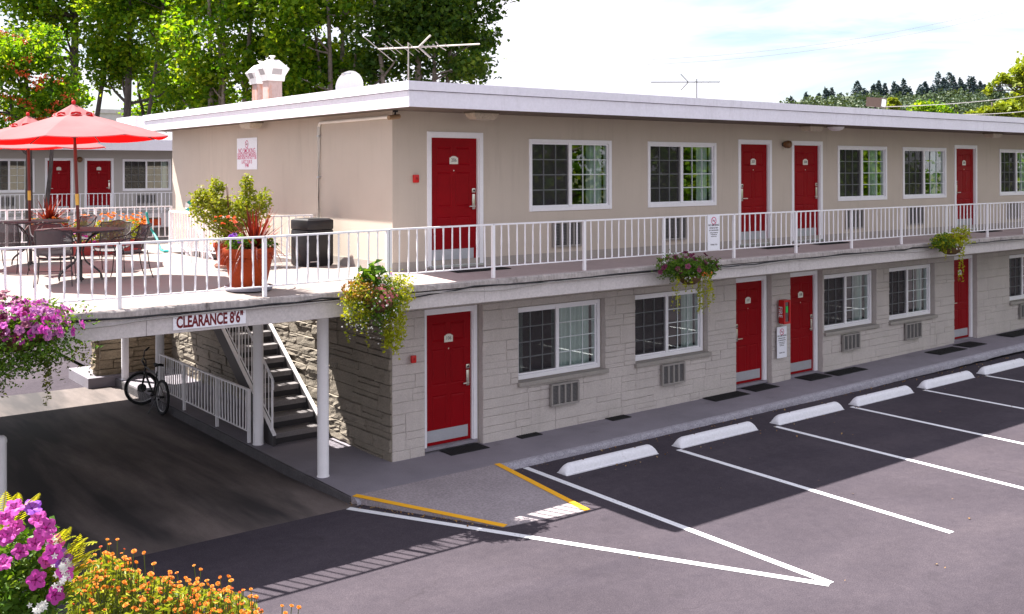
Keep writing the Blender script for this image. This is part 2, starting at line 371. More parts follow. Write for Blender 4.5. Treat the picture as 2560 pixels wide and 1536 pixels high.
def screenmat():
    m, nt, out = newmat('insect_screen')
    t = _n(nt, 'ShaderNodeBsdfTransparent'); d = _n(nt, 'ShaderNodeBsdfDiffuse'); d.inputs[0].default_value = (.055, .05, .055, 1)
    x = _n(nt, 'ShaderNodeMixShader'); x.inputs[0].default_value = .55
    nt.links.new(t.outputs[0], x.inputs[1]); nt.links.new(d.outputs[0], x.inputs[2]); nt.links.new(x.outputs[0], out.inputs[0]); return m
M['screen'] = screenmat()
M['curtain'] = mat('pale_curtain_cloth', (.62, .70, .68), .9, .05, 5)
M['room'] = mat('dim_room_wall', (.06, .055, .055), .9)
M['grid'] = mat('pale_grid_bar', (.62, .66, .68), .5, .02)

def wall(name, parent, x0, x1, z0, z1, holes, y, th, m, build=True, mb=None):
    """wall facing -Y with real openings and reveals; holes = (xa, xb, za, zb)"""
    mb = mb or MB(); X = sorted({x0, x1, *[h[0] for h in holes], *[h[1] for h in holes]}); Z = sorted({z0, z1, *[h[2] for h in holes], *[h[3] for h in holes]})
    X = [x for x in X if x0 <= x <= x1]; Z = [z for z in Z if z0 <= z <= z1]
    for a, b in zip(X[:-1], X[1:]):
        for c, d in zip(Z[:-1], Z[1:]):
            if any(h[0] <= (a+b)/2 <= h[1] and h[2] <= (c+d)/2 <= h[3] for h in holes): continue
            mb.quad((a, y, c), (b, y, c), (b, y, d), (a, y, d))
    for xa, xb, za, zb in holes:
        mb.quad((xa, y, za), (xa, y+th, za), (xa, y+th, zb), (xa, y, zb)); mb.quad((xb, y, za), (xb, y, zb), (xb, y+th, zb), (xb, y+th, za))
        mb.quad((xa, y, zb), (xa, y+th, zb), (xb, y+th, zb), (xb, y, zb)); mb.quad((xa, y, za), (xb, y, za), (xb, y+th, za), (xa, y+th, za))
    return mb.build(name, m, parent) if build else mb

def door(parent, x0, x1, z0, z1, y, hand='R', num=None, label=None, depth=.06):
    """x0..x1, z0..z1: outside of the casing; y: wall face in front of which the casing sits"""
    cw = .075; lx0, lx1 = x0+cw+.02, x1-cw-.02; lz1 = z1-cw-.02; lz0 = z0+.025; yl = y+depth
    d = thing('door', None, None, (0, 0, 0)); d.parent = parent; ORG[d.name] = ORG[parent.name]
    if label: d['label'] = label
    mb = MB(); mb.box(lx0, lx1, yl, yl+.045, lz0, lz1)
    W, H = lx1-lx0, lz1-lz0
    for (u0, u1) in ((.13, .46), (.54, .87)):
        for (v0, v1) in ((.10, .375), (.45, .73), (.785, .93)):
            a, b, c, e = lx0+u0*W, lx0+u1*W, lz0+v0*H, lz0+v1*H; t = .018; dp = .010
            # sunk moulding ring with a raised field
            ring = [(a, c), (b, c), (b, e), (a, e)]; r2 = [(a+t, c+t), (b-t, c+t), (b-t, e-t), (a+t, e-t)]; r3 = [(a+2.2*t, c+2.2*t), (b-2.2*t, c+2.2*t), (b-2.2*t, e-2.2*t), (a+2.2*t, e-2.2*t)]
            V = [(p[0], yl-.010, p[1]) for p in ring]+[(p[0], yl-.001, p[1]) for p in r2]+[(p[0], yl-.009, p[1]) for p in r3]
            Fc = [(i, (i+1) % 4, 4+(i+1) % 4, 4+i) for i in range(4)]+[(4+i, 4+(i+1) % 4, 8+(i+1) % 4, 8+i) for i in range(4)]+[(8, 9, 10, 11)]
            mb.add(V, Fc)
    # front sheet around the six panels
    us = [0, .13, .46, .54, .87, 1]; vs = [0, .10, .375, .45, .73, .785, .93, 1]
    for i in range(5):
        for j in range(7):
            if i in (1, 3) and j in (1, 3, 5): continue
            mb.quad((lx0+us[i]*W, yl-.010, lz0+vs[j]*H), (lx0+us[i+1]*W, yl-.010, lz0+vs[j]*H), (lx0+us[i+1]*W, yl-.010, lz0+vs[j+1]*H), (lx0+us[i]*W, yl-.010, lz0+vs[j+1]*H))
    for (pa, pb) in (((lx0, lz0), (lx0, lz1)), ((lx1, lz0), (lx1, lz1)), ((lx0, lz1), (lx1, lz1))):
        mb.quad((pa[0], yl-.010, pa[1]), (pa[0], yl, pa[1]), (pb[0], yl, pb[1]), (pb[0], yl-.010, pb[1]))
    mb.build('door_panel', M['red'], d)
    mb = MB()  # casing and jambs, sill
    for (a, b, c, e) in ((x0, x0+cw, z0, z1), (x1-cw, x1, z0, z1), (x0+cw, x1-cw, z1-cw, z1)):
        mb.box(a, b, y-.016, y+.004, c, e, c=.004)
    mb.box(x0+cw-.001, lx0-.002, y+.005, yl+.06, z0, z1-cw); mb.box(lx1+.002, x1-cw+.001, y+.005, yl+.06, z0, z1-cw); mb.box(lx0-.002, lx1+.002, y+.005, yl+.06, lz1+.003, z1-cw+.001)
    mb.build('door_frame', M['white'], d)
    MB().box(x0+.02, x1-.02, y-.05, yl+.06, z0-.03, z0+.018, c=.005).build('threshold', M['steel'] if z0 > 2 else M['conc'], d)
    MB().box(lx0+.02, lx1-.06, yl-.0135, yl-.0105, lz0+.05, lz0+.235).build('kick_plate', M['kick'], d)
    hx = lx1-.065 if hand == 'R' else lx0+.065; sg = -1 if hand == 'R' else 1; hz = lz0+.94
    mb = MB(); mb.box(hx-.030, hx+.030, yl-.03, yl-.0105, hz-.08, hz+.17, c=.006); mb.box(hx-.036, hx+.036, yl-.034, yl-.0105, hz+.19, hz+.265, c=.012)
    mb.tube([(hx, yl-.02, hz-.03), (hx, yl-.065, hz-.03), (hx+sg*.02, yl-.07, hz-.03), (hx+sg*.12, yl-.07, hz-.03)], .0115, 8)
    mb.box(hx-.016, hx+.016, yl-.0375, yl-.034, hz+.212, hz+.244, k=1)
    mb.build('door_lock', [M['chrome'], M['dark']], d, smooth='auto')
    cx = (lx0+lx1)/2; pz = lz0+1.66; w, h = .082, .066
    P = [(cx-w, yl-.016, pz-h), (cx+w, yl-.016, pz-h), (cx+w, yl-.016, pz+h*.55), (cx+w*.72, yl-.016, pz+h*.6)]+[(cx+w*.70*math.cos(q), yl-.016, pz+h*.62+.022*math.sin(q)) for q in np.linspace(.15, math.pi-.15, 8)]+[(cx-w*.72, yl-.016, pz+h*.6), (cx-w, yl-.016, pz+h*.55)]
    mb = MB(); mb.prism(P, (0, .0055, 0)); pl = mb.build('number_plate', M['plate'], d)
    if num: text('room_number', num, .078, (cx, yl-.0175, pz-.005), (R(90), 0, 0), M['ink'], d, .9, .0008)
    mb = MB(); mb.lathe([(0, .008), (.011, .006), (.012, 0)], 10); V = [(cx+p[0], yl-.0105-p[2], pz-.17+p[1]) for p in mb.v]
    m2 = MB(); m2.add(V, mb.f); m2.build('peephole', M['chrome'], d)
    return d
M['kick'] = mat('kick_plate_steel', (.50, .50, .55), .45, .06, 2, .04, 40, metal=.55)

def window(parent, x0, x1, z0, z1, y, cur=((.62, 1.),), full=False, label=None, sill=False, room=.9):
    w = thing('window', None, None); w.parent = parent; ORG[w.name] = ORG[parent.name]
    if label: w['label'] = label
    fw = .062; xm = x0+(x1-x0)*.485; mb = MB()
    for (a, b, c, e) in ((x0, x0+fw, z0, z1), (x1-fw, x1, z0, z1), (x0+fw, x1-fw, z1-fw, z1), (x0+fw, x1-fw, z0, z0+fw+.012)):
        mb.box(a, b, y-.022, y+.012, c, e, c=.006)
    for (a, b, c, e) in ((x0+fw-.001, x0+fw+.026, z0+fw, z1-fw), (x1-fw-.026, x1-fw+.001, z0+fw, z1-fw), (x0+fw+.026, x1-fw-.026, z1-fw-.026, z1-fw+.001), (x0+fw+.026, x1-fw-.026, z0+fw+.011, z0+fw+.038)):
        mb.box(a, b, y+.013, y+.11, c, e)
    mb.box(xm-.028, xm+.040, y-.006, y+.06, z0+fw+.014, z1-fw, c=.004)
    mb.build('window_frame', M['white'], w)
    a0, b0, c0, e0 = x0+fw+.026, xm-.028, z0+fw+.038, z1-fw-.026; a1, b1 = xm+.04, x1-fw-.026
    MB().quad((a0, y+.022, c0), (b0, y+.022, c0), (b0, y+.022, e0), (a0, y+.022, e0)).build('insect_screen', M['screen'], w)
    mb = MB(); mb.quad((a0, y+.050, c0), (b0, y+.050, c0), (b0, y+.050, e0), (a0, y+.050, e0)).build('window_pane', M['glass'], w)
    mb = MB(); mb.quad((a1, y+.040, c0), (b1, y+.040, c0), (b1, y+.040, e0), (a1, y+.040, e0)).build('window_pane', M['glass'], w)
    for (a, b, yy) in ((a0, b0, y+.034), (a1, b1, y+.026)):
        mb = MB(); t = .0085
        for i in (1, 2): x = a+(b-a)*i/3; mb.box(x-t, x+t, yy, yy+.010, c0, e0)
        for i in (1, 2, 3): z = c0+(e0-c0)*i/4; mb.box(a, b, yy-.001, yy+.011, z-t, z+t)
        mb.build('muntin_grid', M['grid'], w)
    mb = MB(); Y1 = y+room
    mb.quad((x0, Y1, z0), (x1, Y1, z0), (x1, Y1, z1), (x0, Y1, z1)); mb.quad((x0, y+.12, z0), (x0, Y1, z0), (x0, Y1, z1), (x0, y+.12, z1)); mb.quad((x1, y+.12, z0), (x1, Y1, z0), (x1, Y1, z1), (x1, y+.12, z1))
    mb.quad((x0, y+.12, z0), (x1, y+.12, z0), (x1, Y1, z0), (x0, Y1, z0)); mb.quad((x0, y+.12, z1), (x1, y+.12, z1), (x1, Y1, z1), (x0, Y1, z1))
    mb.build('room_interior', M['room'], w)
    for (u0, u1) in cur:
        xa, xb = (a0+(b1-a0)*u0, a0+(b1-a0)*u1) if full else (a1+(b1-a1)*u0, a1+(b1-a1)*u1)
        n = max(8, int((xb-xa)/.012)); V = []
        for i in range(n+1):
            x = xa+(xb-xa)*i/n; yy = y+.17+.028*math.sin(x*58)+.012*math.sin(x*23+1)
            V += [(x, yy, z0+.03), (x, yy, z1-.03)]
        MB().add(V, [(2*i, 2*i+2, 2*i+3, 2*i+1) for i in range(n)]).build('curtain', M['curtain'], w, smooth=True)
    if sill:
        MB().box(x0-.05, x1+.07, y-.185, y-.02, z0-.085, z0-.012, c=.012).build('window_sill', M['sill'], w)
    return w
M['sill'] = mat('painted_sill', (.34, .31, .285), .85, .08, 4, .06, 40, .2, 50)
def grille(parent, x0, x1, z0, z1, y, out=.05):
    g = thing('air_grille', None, None); g.parent = parent; ORG[g.name] = ORG[parent.name]
    mb = MB(); t = .035
    for (a, b, c, e) in ((x0, x0+t, z0, z1), (x1-t, x1, z0, z1), (x0+t, x1-t, z0, z0+t), (x0+t, x1-t, z1-t, z1)): mb.box(a, b, y-out, y, c, e, c=.004)
    mb.build('grille_frame', M['grille'], g)
    MB().quad((x0+t, y-.012, z0+t), (x1-t, y-.012, z0+t), (x1-t, y-.012, z1-t), (x0+t, y-.012, z1-t)).build('grille_back', M['grille_dark'], g)
    mb = MB(); n = 4
    for i in range(1, n): x = x0+t+(x1-x0-2*t)*i/n; mb.box(x-.018, x+.018, y-out+.004, y-.014, z0+t, z1-t)
    k = 14
    for i in range(1, k): z = z0+t+(z1-z0-2*t)*i/k; mb.box(x0+t, x1-t, y-.028, y-.016, z-.008, z+.004, k=1)
    mb.build('grille_bars', [M['grille'], M['grille_fin']], g)
    return g
M['grille_fin'] = mat('grille_fin', (.16, .15, .15), .6)
XE = 31.; UZ1 = 5.24; YB = 9.5
# ---- upper storey openings (read off the photograph on the plane of the wall)
UD = [(1067, 1207, 'R', '206'), (1845, 1928.6, 'L', '207'), (1978.7, 2055.6, 'R', '208'), (2385.8, 2442, 'L', '209')]
UDX = [(XY(a, 0), XY(b, 0), h, n) for a, b, h, n in UD]+[(20.6, 21.65, 'R', None), (26.5, 27.55, 'L', None)]
UW = [(2.676, 4.581), (5.505, 7.407), (11.433, 13.349), (14.02, 15.947)]
xw5 = XY(2498, 0); UW += [(xw5, xw5+1.91), (22.6, 24.5), (28.1, 29.9)]
DZ1 = F2+2.13
holesU = [(a, b, F2-.02, DZ1-.01) for a, b, _, _ in UDX]+[(a+.02, b-.02, 3.608+.02, 4.838-.02) for a, b in UW]
mb = wall('upper_wall', motel, 0, XE, F2-.25, UZ1, [(a+.05, b-.05, c+0, d-.04) for a, b, c, d in holesU[:len(UDX)]]+holesU[len(UDX):], 0, .16, M['stucco'], False)
mb.quad((0, 0, F2-.25), (0, YB, F2-.25), (0, YB, UZ1), (0, 0, UZ1)); mb.quad((0, YB, F2-.25), (XE, YB, F2-.25), (XE, YB, UZ1), (0, YB, UZ1)); mb.quad((XE, 0, -.3), (XE, YB, -.3), (XE, YB, UZ1), (XE, 0, UZ1))
mb.build('stucco_wall', M['stucco'], motel)
MB().box(-.012, XE, -.012, -.0, F2-.06, F2+.10).box(-.012, -.0, .0, 2.6, F2-.06, F2+.10).build('wall_base_strip', M['soffit2'] if 'soffit2' in M else mat('grey_base_strip', (.36, .32, .29), .8), motel)
for i, (a, b, h, n) in enumerate(UDX): door(motel, a, b, F2, DZ1, 0, h, n)
CURT = [((.60, 1.),), ((.62, 1.),), ((.55, 1.),), ((.55, .95),), ((.5, 1.),), ((.6, 1.),), ((.6, 1.),)]
for (a, b), c in zip(UW, CURT): window(motel, a, b, 3.608, 4.838, 0, c)
for (p, y0, q, y1) in ((1381, 541, 1453, 602), (1657, 534, 1715, 586), (2115, 521, 2157, 566), (2271, 515, 2308, 557)):
    a, b = onY(p, (y0+y1)/2, -.03).x, onY(q, (y0+y1)/2, -.03).x; grille(motel, a, b, 2.98, 3.42, 0)
grille(motel, xw5+.35, xw5+1.05, 2.98, 3.42, 0)
# ---- lower storey, set back behind split-faced painted stone
LY = -.075; SY = -.22
LDX = []
for pr_, h, n in ((1192, 'R', '106'), (1915.5, 'L', '107'), (2043, 'R', '108'), (2430.6, 'L', '109')):
    b = XY(pr_, LY-.016); LDX.append((b-1.05, b, h, n))
LDX += [(20.5, 21.55, 'R', None), (26.4, 27.45, 'L', None)]
LWX = []
for pr_ in (1499, 1756, 2178, 2325): b = XY(pr_, LY-.022); LWX.append((b-1.90, b))
x5 = XY(2525.5, SY); LWX += [(x5+.02, x5+1.92), (22.5, 24.4), (28., 29.9)]
LDZ1 = 2.14
hl = [(a+.05, b-.05, -.3, LDZ1-.05) for a, b, _, _ in LDX]+[(a+.02, b-.02, .84, 2.00) for a, b in LWX]
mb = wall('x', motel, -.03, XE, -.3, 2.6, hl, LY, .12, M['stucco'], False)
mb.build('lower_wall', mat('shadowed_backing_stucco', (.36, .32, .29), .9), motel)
# backing faces under the gallery and the stone-clad end wall
holesS = [(a-.025, b+.03, -.3, LDZ1+.02) for a, b, _, _ in LDX]+[(a-.02, b+.035, .79, 2.05) for a, b in LWX]
def ashlar(mb, x0, x1, z0, z1, holes, frame, rng, dmin=.008, dmax=.035, snaps=(), big=1.):
    """random coursed split stone; frame(u, depth, z) -> world point"""
    zs = [z0]; S = sorted(snaps)+[z1]
    for s in S:
        while s-zs[-1] > .30*big: zs.append(zs[-1]+rng.uniform(.13, .24)*big)
        if s-zs[-1] > .05: zs.append(s)
        else: zs[-1] = s
    for za, zb in zip(zs[:-1], zs[1:]):
        zm = (za+zb)/2; cuts = sorted([(h[0], h[1]) for h in holes if h[2] < zm < h[3]])
        spans = []; x = x0
        for a, b in cuts:
            if a > x: spans.append((x, a))
            x = max(x, b)
        if x < x1: spans.append((x, x1))
        for sa, sb in spans:
            x = sa
            while x < sb-1e-4:
                w = rng.uniform(.22, .95)
                if sb-(x+w) < .16: w = sb-x
                parts = [(za, zb)]
                if zb-za > .15 and rng.random() < .5: zc = za+(zb-za)*rng.uniform(.35, .65); parts = [(za, zc), (zc, zb)]
                for pa, pb in parts:
                    stone(mb, x, x+w, pa, pb, frame, rng.uniform(dmin, dmax), rng)
                x += w
def stone(mb, x0, x1, z0, z1, frame, d, rng):
    g = .0013; nx = max(1, int((x1-x0)/.14)); nz = 2 if z1-z0 > .12 else 1
    ed = .009; us = [x0+g, x0+g+ed]+[x0+g+ed+(x1-x0-2*g-2*ed)*i/(nx+1) for i in range(1, nx+1)]+[x1-g-ed, x1-g]
    vs = [z0+g, z0+g+ed]+[z0+g+ed+(z1-z0-2*g-2*ed)*i/(nz+1) for i in range(1, nz+1)]+[z1-g-ed, z1-g]
    V = []; nu, nv = len(us), len(vs); tx, tz = rng.normal(0, .15*d), rng.normal(0, .15*d)
    for i, u in enumerate(us):
        for j, v in enumerate(vs):
            e = i in (0, nu-1) or j in (0, nv-1)
            dd = 0. if e else max(.002, d+rng.normal(0, .18*d)+tx*(2*i/nu-1)+tz*(2*j/nv-1))
            V.append(frame(u+(0 if e else rng.normal(0, .003)), dd, v+(0 if e else rng.normal(0, .003))))
    mb.add(V, [(i*nv+j, (i+1)*nv+j, (i+1)*nv+j+1, i*nv+j+1) for i in range(nu-1) for j in range(nv-1)])
rg = np.random.default_rng(11); YS = SY+.03; XS = -.13
mb = MB(); ashlar(mb, XS-.0, 24, -.15, 2.36, holesS, lambda u, d, z: (u, YS-d, z), rg, .002, .013, snaps=(.79, 2.05, 2.16), big=1.45)
for xa, xb, za, zb in holesS:   # stone reveals round the openings
    za = max(za, -.15); q = LY+.03
    mb.quad((xa, YS, za), (xa, q, za), (xa, q, zb), (xa, YS, zb)); mb.quad((xb, YS, za), (xb, YS, zb), (xb, q, zb), (xb, q, za)); mb.quad((xa, YS, zb), (xa, q, zb), (xb, q, zb), (xb, YS, zb)); mb.quad((xa, YS, za), (xb, YS, za), (xb, q, za), (xa, q, za))
mb.box(24, XE, YS, YS+.02, -.15, 2.36)
mb.quad((XS, YS, 2.36), (XE, YS, 2.36), (XE, 0, 2.36), (XS, 0, 2.36))
mb.build('stone_wall', M['stone'], motel); mb = MB()
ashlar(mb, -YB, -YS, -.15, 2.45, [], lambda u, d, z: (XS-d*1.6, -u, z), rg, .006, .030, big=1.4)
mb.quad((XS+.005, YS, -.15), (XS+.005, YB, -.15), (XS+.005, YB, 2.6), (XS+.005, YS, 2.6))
mb.build('stone_wall', M['endstone'], motel, label='weathered tan stone end wall, darkened to match its shade under the deck')
for i, (a, b, h, n) in enumerate(LDX): door(motel, a, b, zw(a)+.055 if a < 9 else zw(a)+.02, LDZ1, LY, h, n, depth=.05)
LC = [(((.51, 1.), (.0, .12)), True), (((.62, 1.),), False), (((.62, 1.),), False), (((.70, 1.),), False), (((.6, 1.),), False), (((.6, 1.),), False), (((.6, 1.),), False)]
for (a, b), (c, fl) in zip(LWX, LC): window(motel, a, b, .817, 2.02, LY, c, fl, sill=True)
for (p, y0, q, y1) in ((1376, 957, 1446, 1013), (1654, 911, 1711, 963), (2107, 839, 2149, 880), (2264, 812, 2303, 853)):
    A, B = onY(p, (y0+y1)/2, SY-.05), onY(q, (y0+y1)/2, SY-.05); zt, zb = onY((p+q)/2, y0, SY-.05).z, onY((p+q)/2, y1, SY-.05).z
    grille(motel, A.x, B.x, zb, zt, SY-.005, .05)
grille(motel, x5+.45, x5+1.15, .34, .72, SY-.005, .05)
# ---- gallery and patio slab, stair opening left free
SLT = 2.70; OX0, OX1, OY0, OY1 = -1.27, -.17, 2.63, 5.98; DXW = -10.; DYB = 8.95
def ztop(y): return F2-.035 if y > -.2 else F2-.035-(.05)*(-.2-y)/1.2
mb = MB()
def slabpart(x0, x1, y0, y1, z0=2.60):
    mb.add([(x0, y0, z0), (x1, y0, z0), (x1, y1, z0), (x0, y1, z0), (x0, y0, ztop(y0)), (x1, y0, ztop(y0)), (x1, y1, ztop(y1)), (x0, y1, ztop(y1))],
           [(0, 3, 2, 1), (4, 5, 6, 7), (0, 1, 5, 4), (1, 2, 6, 5), (2, 3, 7, 6), (3, 0, 4, 7)])
slabpart(DXW, 0., -1.385, -.2); slabpart(DXW, -.0, -.2, OY0); slabpart(DXW, OX0, OY0, OY1); slabpart(OX1, 0, OY0, OY1); slabpart(DXW, -.0, OY1, DYB)
mb.build('patio_deck', M['deck'], motel)
mb = MB(); slabpart(0.0, XE, -1.385, -.2); slabpart(.0, XE, -.2, .0)
mb.build('gallery_floor', mat('gallery_floor_coating', (.42, .335, .33), .8, .10, 1.5, .08, 50, .1, 60, dirt=(.22, .18, .18), dirts=1.5, dirtr=(.6, .85)), motel)
# chipped lip of the slab, and beam below it
mb = MB(); nx = 420; xs = np.linspace(DXW, XE, nx); rl = np.random.default_rng(5); V = []
for x in xs:
    j = rl.normal(0, .004, 4)
    V += [(x, -1.37, ztop(-1.385)+.002), (x, -1.415+j[0], ztop(-1.4)+j[1]*.5), (x, -1.425+j[2], ztop(-1.4)-.02), (x, -1.425+j[3], 2.622), (x, -1.385, 2.618)]
mb.add(V, [(i*5+j, i*5+j+1, (i+1)*5+j+1, (i+1)*5+j) for i in range(nx-1) for j in range(4)])
mb.build('slab_edge', M['lip'], motel)
mb = MB()
for a, b in ((DXW, -4.2), (-4.2, .72), (.72, 7.2), (7.2, 13.4), (13.4, XE)): mb.box(a+.002, b-.002, -1.385, -1.20, 2.372, 2.617, c=.004)
mb.build('edge_beam', M['beam'], motel)
MB().box(DXW, -.2, DYB-.18, DYB-.002, 2.372, 2.599).build('rear_beam', M['beam'], motel); MB().box(OX0-.17, OX0-.002, OY0-.15, OY1+.15, 2.42, 2.599).build('stair_beam', M['beam'], motel)
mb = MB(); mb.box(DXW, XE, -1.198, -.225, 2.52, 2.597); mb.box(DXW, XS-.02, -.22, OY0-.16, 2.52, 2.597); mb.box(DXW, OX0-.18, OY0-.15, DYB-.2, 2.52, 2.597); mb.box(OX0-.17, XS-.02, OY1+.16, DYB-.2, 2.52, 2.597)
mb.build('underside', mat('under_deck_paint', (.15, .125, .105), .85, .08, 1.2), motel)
# ---- flat roof
RX0, RY0, RY1, RZ0, RZM, RZ1 = -.507, -1.285, YB+.35, 5.205, 5.438, 5.566
roof = MB().box(RX0+.03, XE, RY0+.03, RY1-.03, RZ1-.10, RZ1-.03).build('roof', mat('pale_roof_membrane', (.55, .54, .55), .9, .1, .8, .1, 20), motel)
mb = MB()
for (a, b, c, d) in ((RX0, XE, RY0, RY0+.045), (RX0, XE, RY1-.045, RY1), (RX0, RX0+.045, RY0+.047, RY1-.047)): mb.box(a, b, c, d, RZ0, RZM-.008)
mb.build('fascia_board', M['fascia'], roof)
mb = MB()
for (a, b, c, d) in ((RX0-.028, XE, RY0-.028, RY0+.06), (RX0-.028, XE, RY1-.06, RY1+.028), (RX0-.028, RX0+.06, RY0+.062, RY1-.062)): mb.box(a, b, c, d, RZM, RZ1)
yk0, yk1 = onX(342, 300, RX0).y, onX(296, 300, RX0).y
mb.box(RX0-.035, RX0+.3, yk0, yk1, RZ0+.07, RZ1+.012)
mb.build('roof_edge_trim', M['fascia'], roof)
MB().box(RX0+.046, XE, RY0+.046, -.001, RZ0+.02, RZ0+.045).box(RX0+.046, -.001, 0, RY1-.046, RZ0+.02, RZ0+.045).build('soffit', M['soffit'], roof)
# ------------------------------------------------------------------ railings
def railing(name, label, path, posts_at, bars, zt, zb, foot=None, group=None, rr=.021, limit=100, m=None, ends=True, barr=.0112):
    """path: list of (x, y, base z) posts; straight bays; `bars` bars per bay"""
    m = m or M['rail']
    t = thing(name, label, 'railing', path[0], group)
    P = [Vector(p) for p in path]; top = MB(); bot = MB()
    tw = .022
    def bar_rail(mb, za, h, w):
        for a, b in zip(P[:-1], P[1:]):
            d = (b-a); d.z = 0; d.normalize(); s = Vector((-d.y, d.x, 0))*w/2
            A = Vector((a.x, a.y, a.z+za)); B = Vector((b.x, b.y, b.z+za)); e = d*.006
            mb.prism([A-s-e, A+s-e, A+s+Vector((0, 0, h))-e, A-s+Vector((0, 0, h))-e], B-A+2*e)
    bar_rail(top, zt-.024, .024, .042); bar_rail(bot, zb, .016, .030)
    top.build('top_rail', m, t); bot.build('bottom_rail', m, t)
    for p in P:
        MB().box(p.x-.024, p.x+.024, p.y-.0205, p.y+.0205, p.z-(foot or 0), p.z+zt-.003).build('post', m, t)
    nb = 0; rest = MB()
    rg = np.random.default_rng(len(path)*17+int(abs(P[0].x)*10))
    for a, b in zip(P[:-1], P[1:]):
        n = bars(a, b) if callable(bars) else bars
        for i in range(1, n):
            q = a+(b-a)*(i/n); mb = MB() if nb < limit else rest
            lean = rg.normal(0, .004)
            # twisted square bar
            sx = barr; V = []; K = 5
            for k in range(K+1):
                z = q.z+zb+.012+(zt-zb-.03)*k/K; ang = (math.pi/4)*(k % 2) if rg.random() < .6 else .2
                for j in range(4): V.append((q.x+lean*k/K*1.5+sx*1.25*math.cos(ang+j*math.pi/2), q.y+sx*1.25*math.sin(ang+j*math.pi/2), z))
            mb.add(V, [(k*4+j, k*4+(j+1) % 4, (k+1)*4+(j+1) % 4, (k+1)*4+j) for k in range(K) for j in range(4)])
            if nb < limit: mb.build('baluster', m, t)
            nb += 1
    if rest.v: o = rest.build('far_balusters', m, t); o['kind'] = 'stuff'
    return t
YR = -1.30
px_posts = [660.5, 968, 1233, 1459, 1652, 1832, 1988, 2127, 2252, 2364, 2467.5]
px = [XY(p, YR) for p in px_posts]
pitch = (px[-1]-px[0])/(len(px)-1)
xs = [px[0]+pitch*i for i in range(len(px))]
zd = ztop(YR)-.0
left = [XY(297, YR)-pitch*i for i in (2, 1, 0)]
railing('patio_railing', 'white metal railing along the front edge of the sunny patio deck, left of the corner', [(x, YR, zd-.03) for x in left]+[(px[0], YR, zd-.03), (px[1], YR, zd-.01)], None, 12, .80, .150)
railing('gallery_railing', 'long white metal railing along the upper gallery in front of the red doors', [(px[1]+.04, YR, zd-.01)]+[(x, YR, zd) for x in xs[2:]]+[(xs[-1]+pitch*i, YR, zd) for i in range(1, 7)], None, 12, .805, .158)
# stairwell rails on the deck
zs = F2-.035
railing('stairwell_railing', 'white railing around the stair opening in the deck, behind the potted shrub', [(-1.32, 5.92, zs), (-1.32, 4.25, zs), (-1.32, 2.57, zs), (-.06, 2.57, zs)], None, lambda a, b: max(6, int((b-a).length/.135)), .80, .12)
railing('rear_deck_railing', 'white railing along the far edge of the patio deck, behind the tables', [(-.30, 8.75, zs), (-1.9, 8.72, zs), (-3.6, 8.69, zs), (-5.3, 8.66, zs), (-7., 8.63, zs)], None, 12, .80, .13)
# ground level rail beside the drive, by the bicycle
railing('drive_railing', 'low white railing beside the stair foot along the dark drive', [(-1.36, 2.22, -.085), (-1.36, 3.55, -.085), (-1.36, 5.1, -.085), (-1.36, 6.35, -.085)], None, 11, .86, .17)
# ------------------------------------------------------------------ posts under the deck
def column(label, x, y, r=.083):
    t = thing('support_column', label, 'column', (x, y, -.085), 'round white columns under the patio deck')
    mb = MB(); mb.lathe([(r, 0), (r, 2.607-.10)], 28, (x, y, -.085)); mb.build('shaft', M['rail'], t, smooth='auto')
    MB().lathe([(r+.008, 0), (r+.008, .010), (r+.001, .014)], 24, (x, y, -.085)).build('base_plate', M['rail'], t, smooth='auto')
column('round white column nearest the stone corner, in front of the sunlit stone patch', -1.285, -.19)
column('round white column at the foot of the steel stairs', -1.285, 2.03)
column('shaded round column behind the parked bicycle', -1.285, 6.62)
column('slender white column standing before the low stone wall', -1.33, 8.62, .075)
t = thing('bollard', 'white round topped pipe bollard at the left edge above the flowers', 'bollard', (-5.23, 1.21, ZA))
MB().lathe([(.066, 0), (.066, .93)], 24, (-5.23, 1.21, ZA)).build('pipe', M['rail'], t, smooth='auto')
MB().lathe([(.071, .925), (.071, .955), (.062, .99), (.035, 1.016), (0, 1.024)], 24, (-5.23, 1.21, ZA)).build('cap', M['rail'], t, smooth='auto')
# ------------------------------------------------------------------ stairs
st = thing('staircase', 'open riser steel staircase with pale treads rising beside the stone wall', 'staircase', (-.7, 1.75, -.085))
N = 15; rise = (F2-.035+.085)/N; run = .272; SX0, SX1 = -1.16, -.235; SY0 = 1.80
M['tread'] = mat('worn_stair_tread', (.20, .185, .19), .8, .15, 4, .1, 40, .2, 50)
M['stringer'] = mat('shade_darkened_steel', (.05, .046, .05), .5, .1, 3, .04, 40); M['riser'] = mat('dark_riser', (.035, .032, .036), .7, .1)  # stringers coloured near black to stand in for the shade they lie in
for i in range(1, N):
    y = SY0+run*(i-1); z = -.085+rise*i
    mb = MB(); mb.box(SX0+.042, SX1-.042, y, y+run+.015, z-.045, z, c=.006); mb.box(SX0+.05, SX1-.05, y+.001, y+.035, z-.085, z-.046)
    mb.build('tread', M['tread'], st)
    MB().box(SX0+.055, SX1-.055, y+.036, y+.05, z-rise+.004, z-.046).build('riser', M['riser'], st)
yA, yB = SY0-.06, SY0+run*(N-1)+.05; sl = rise/run
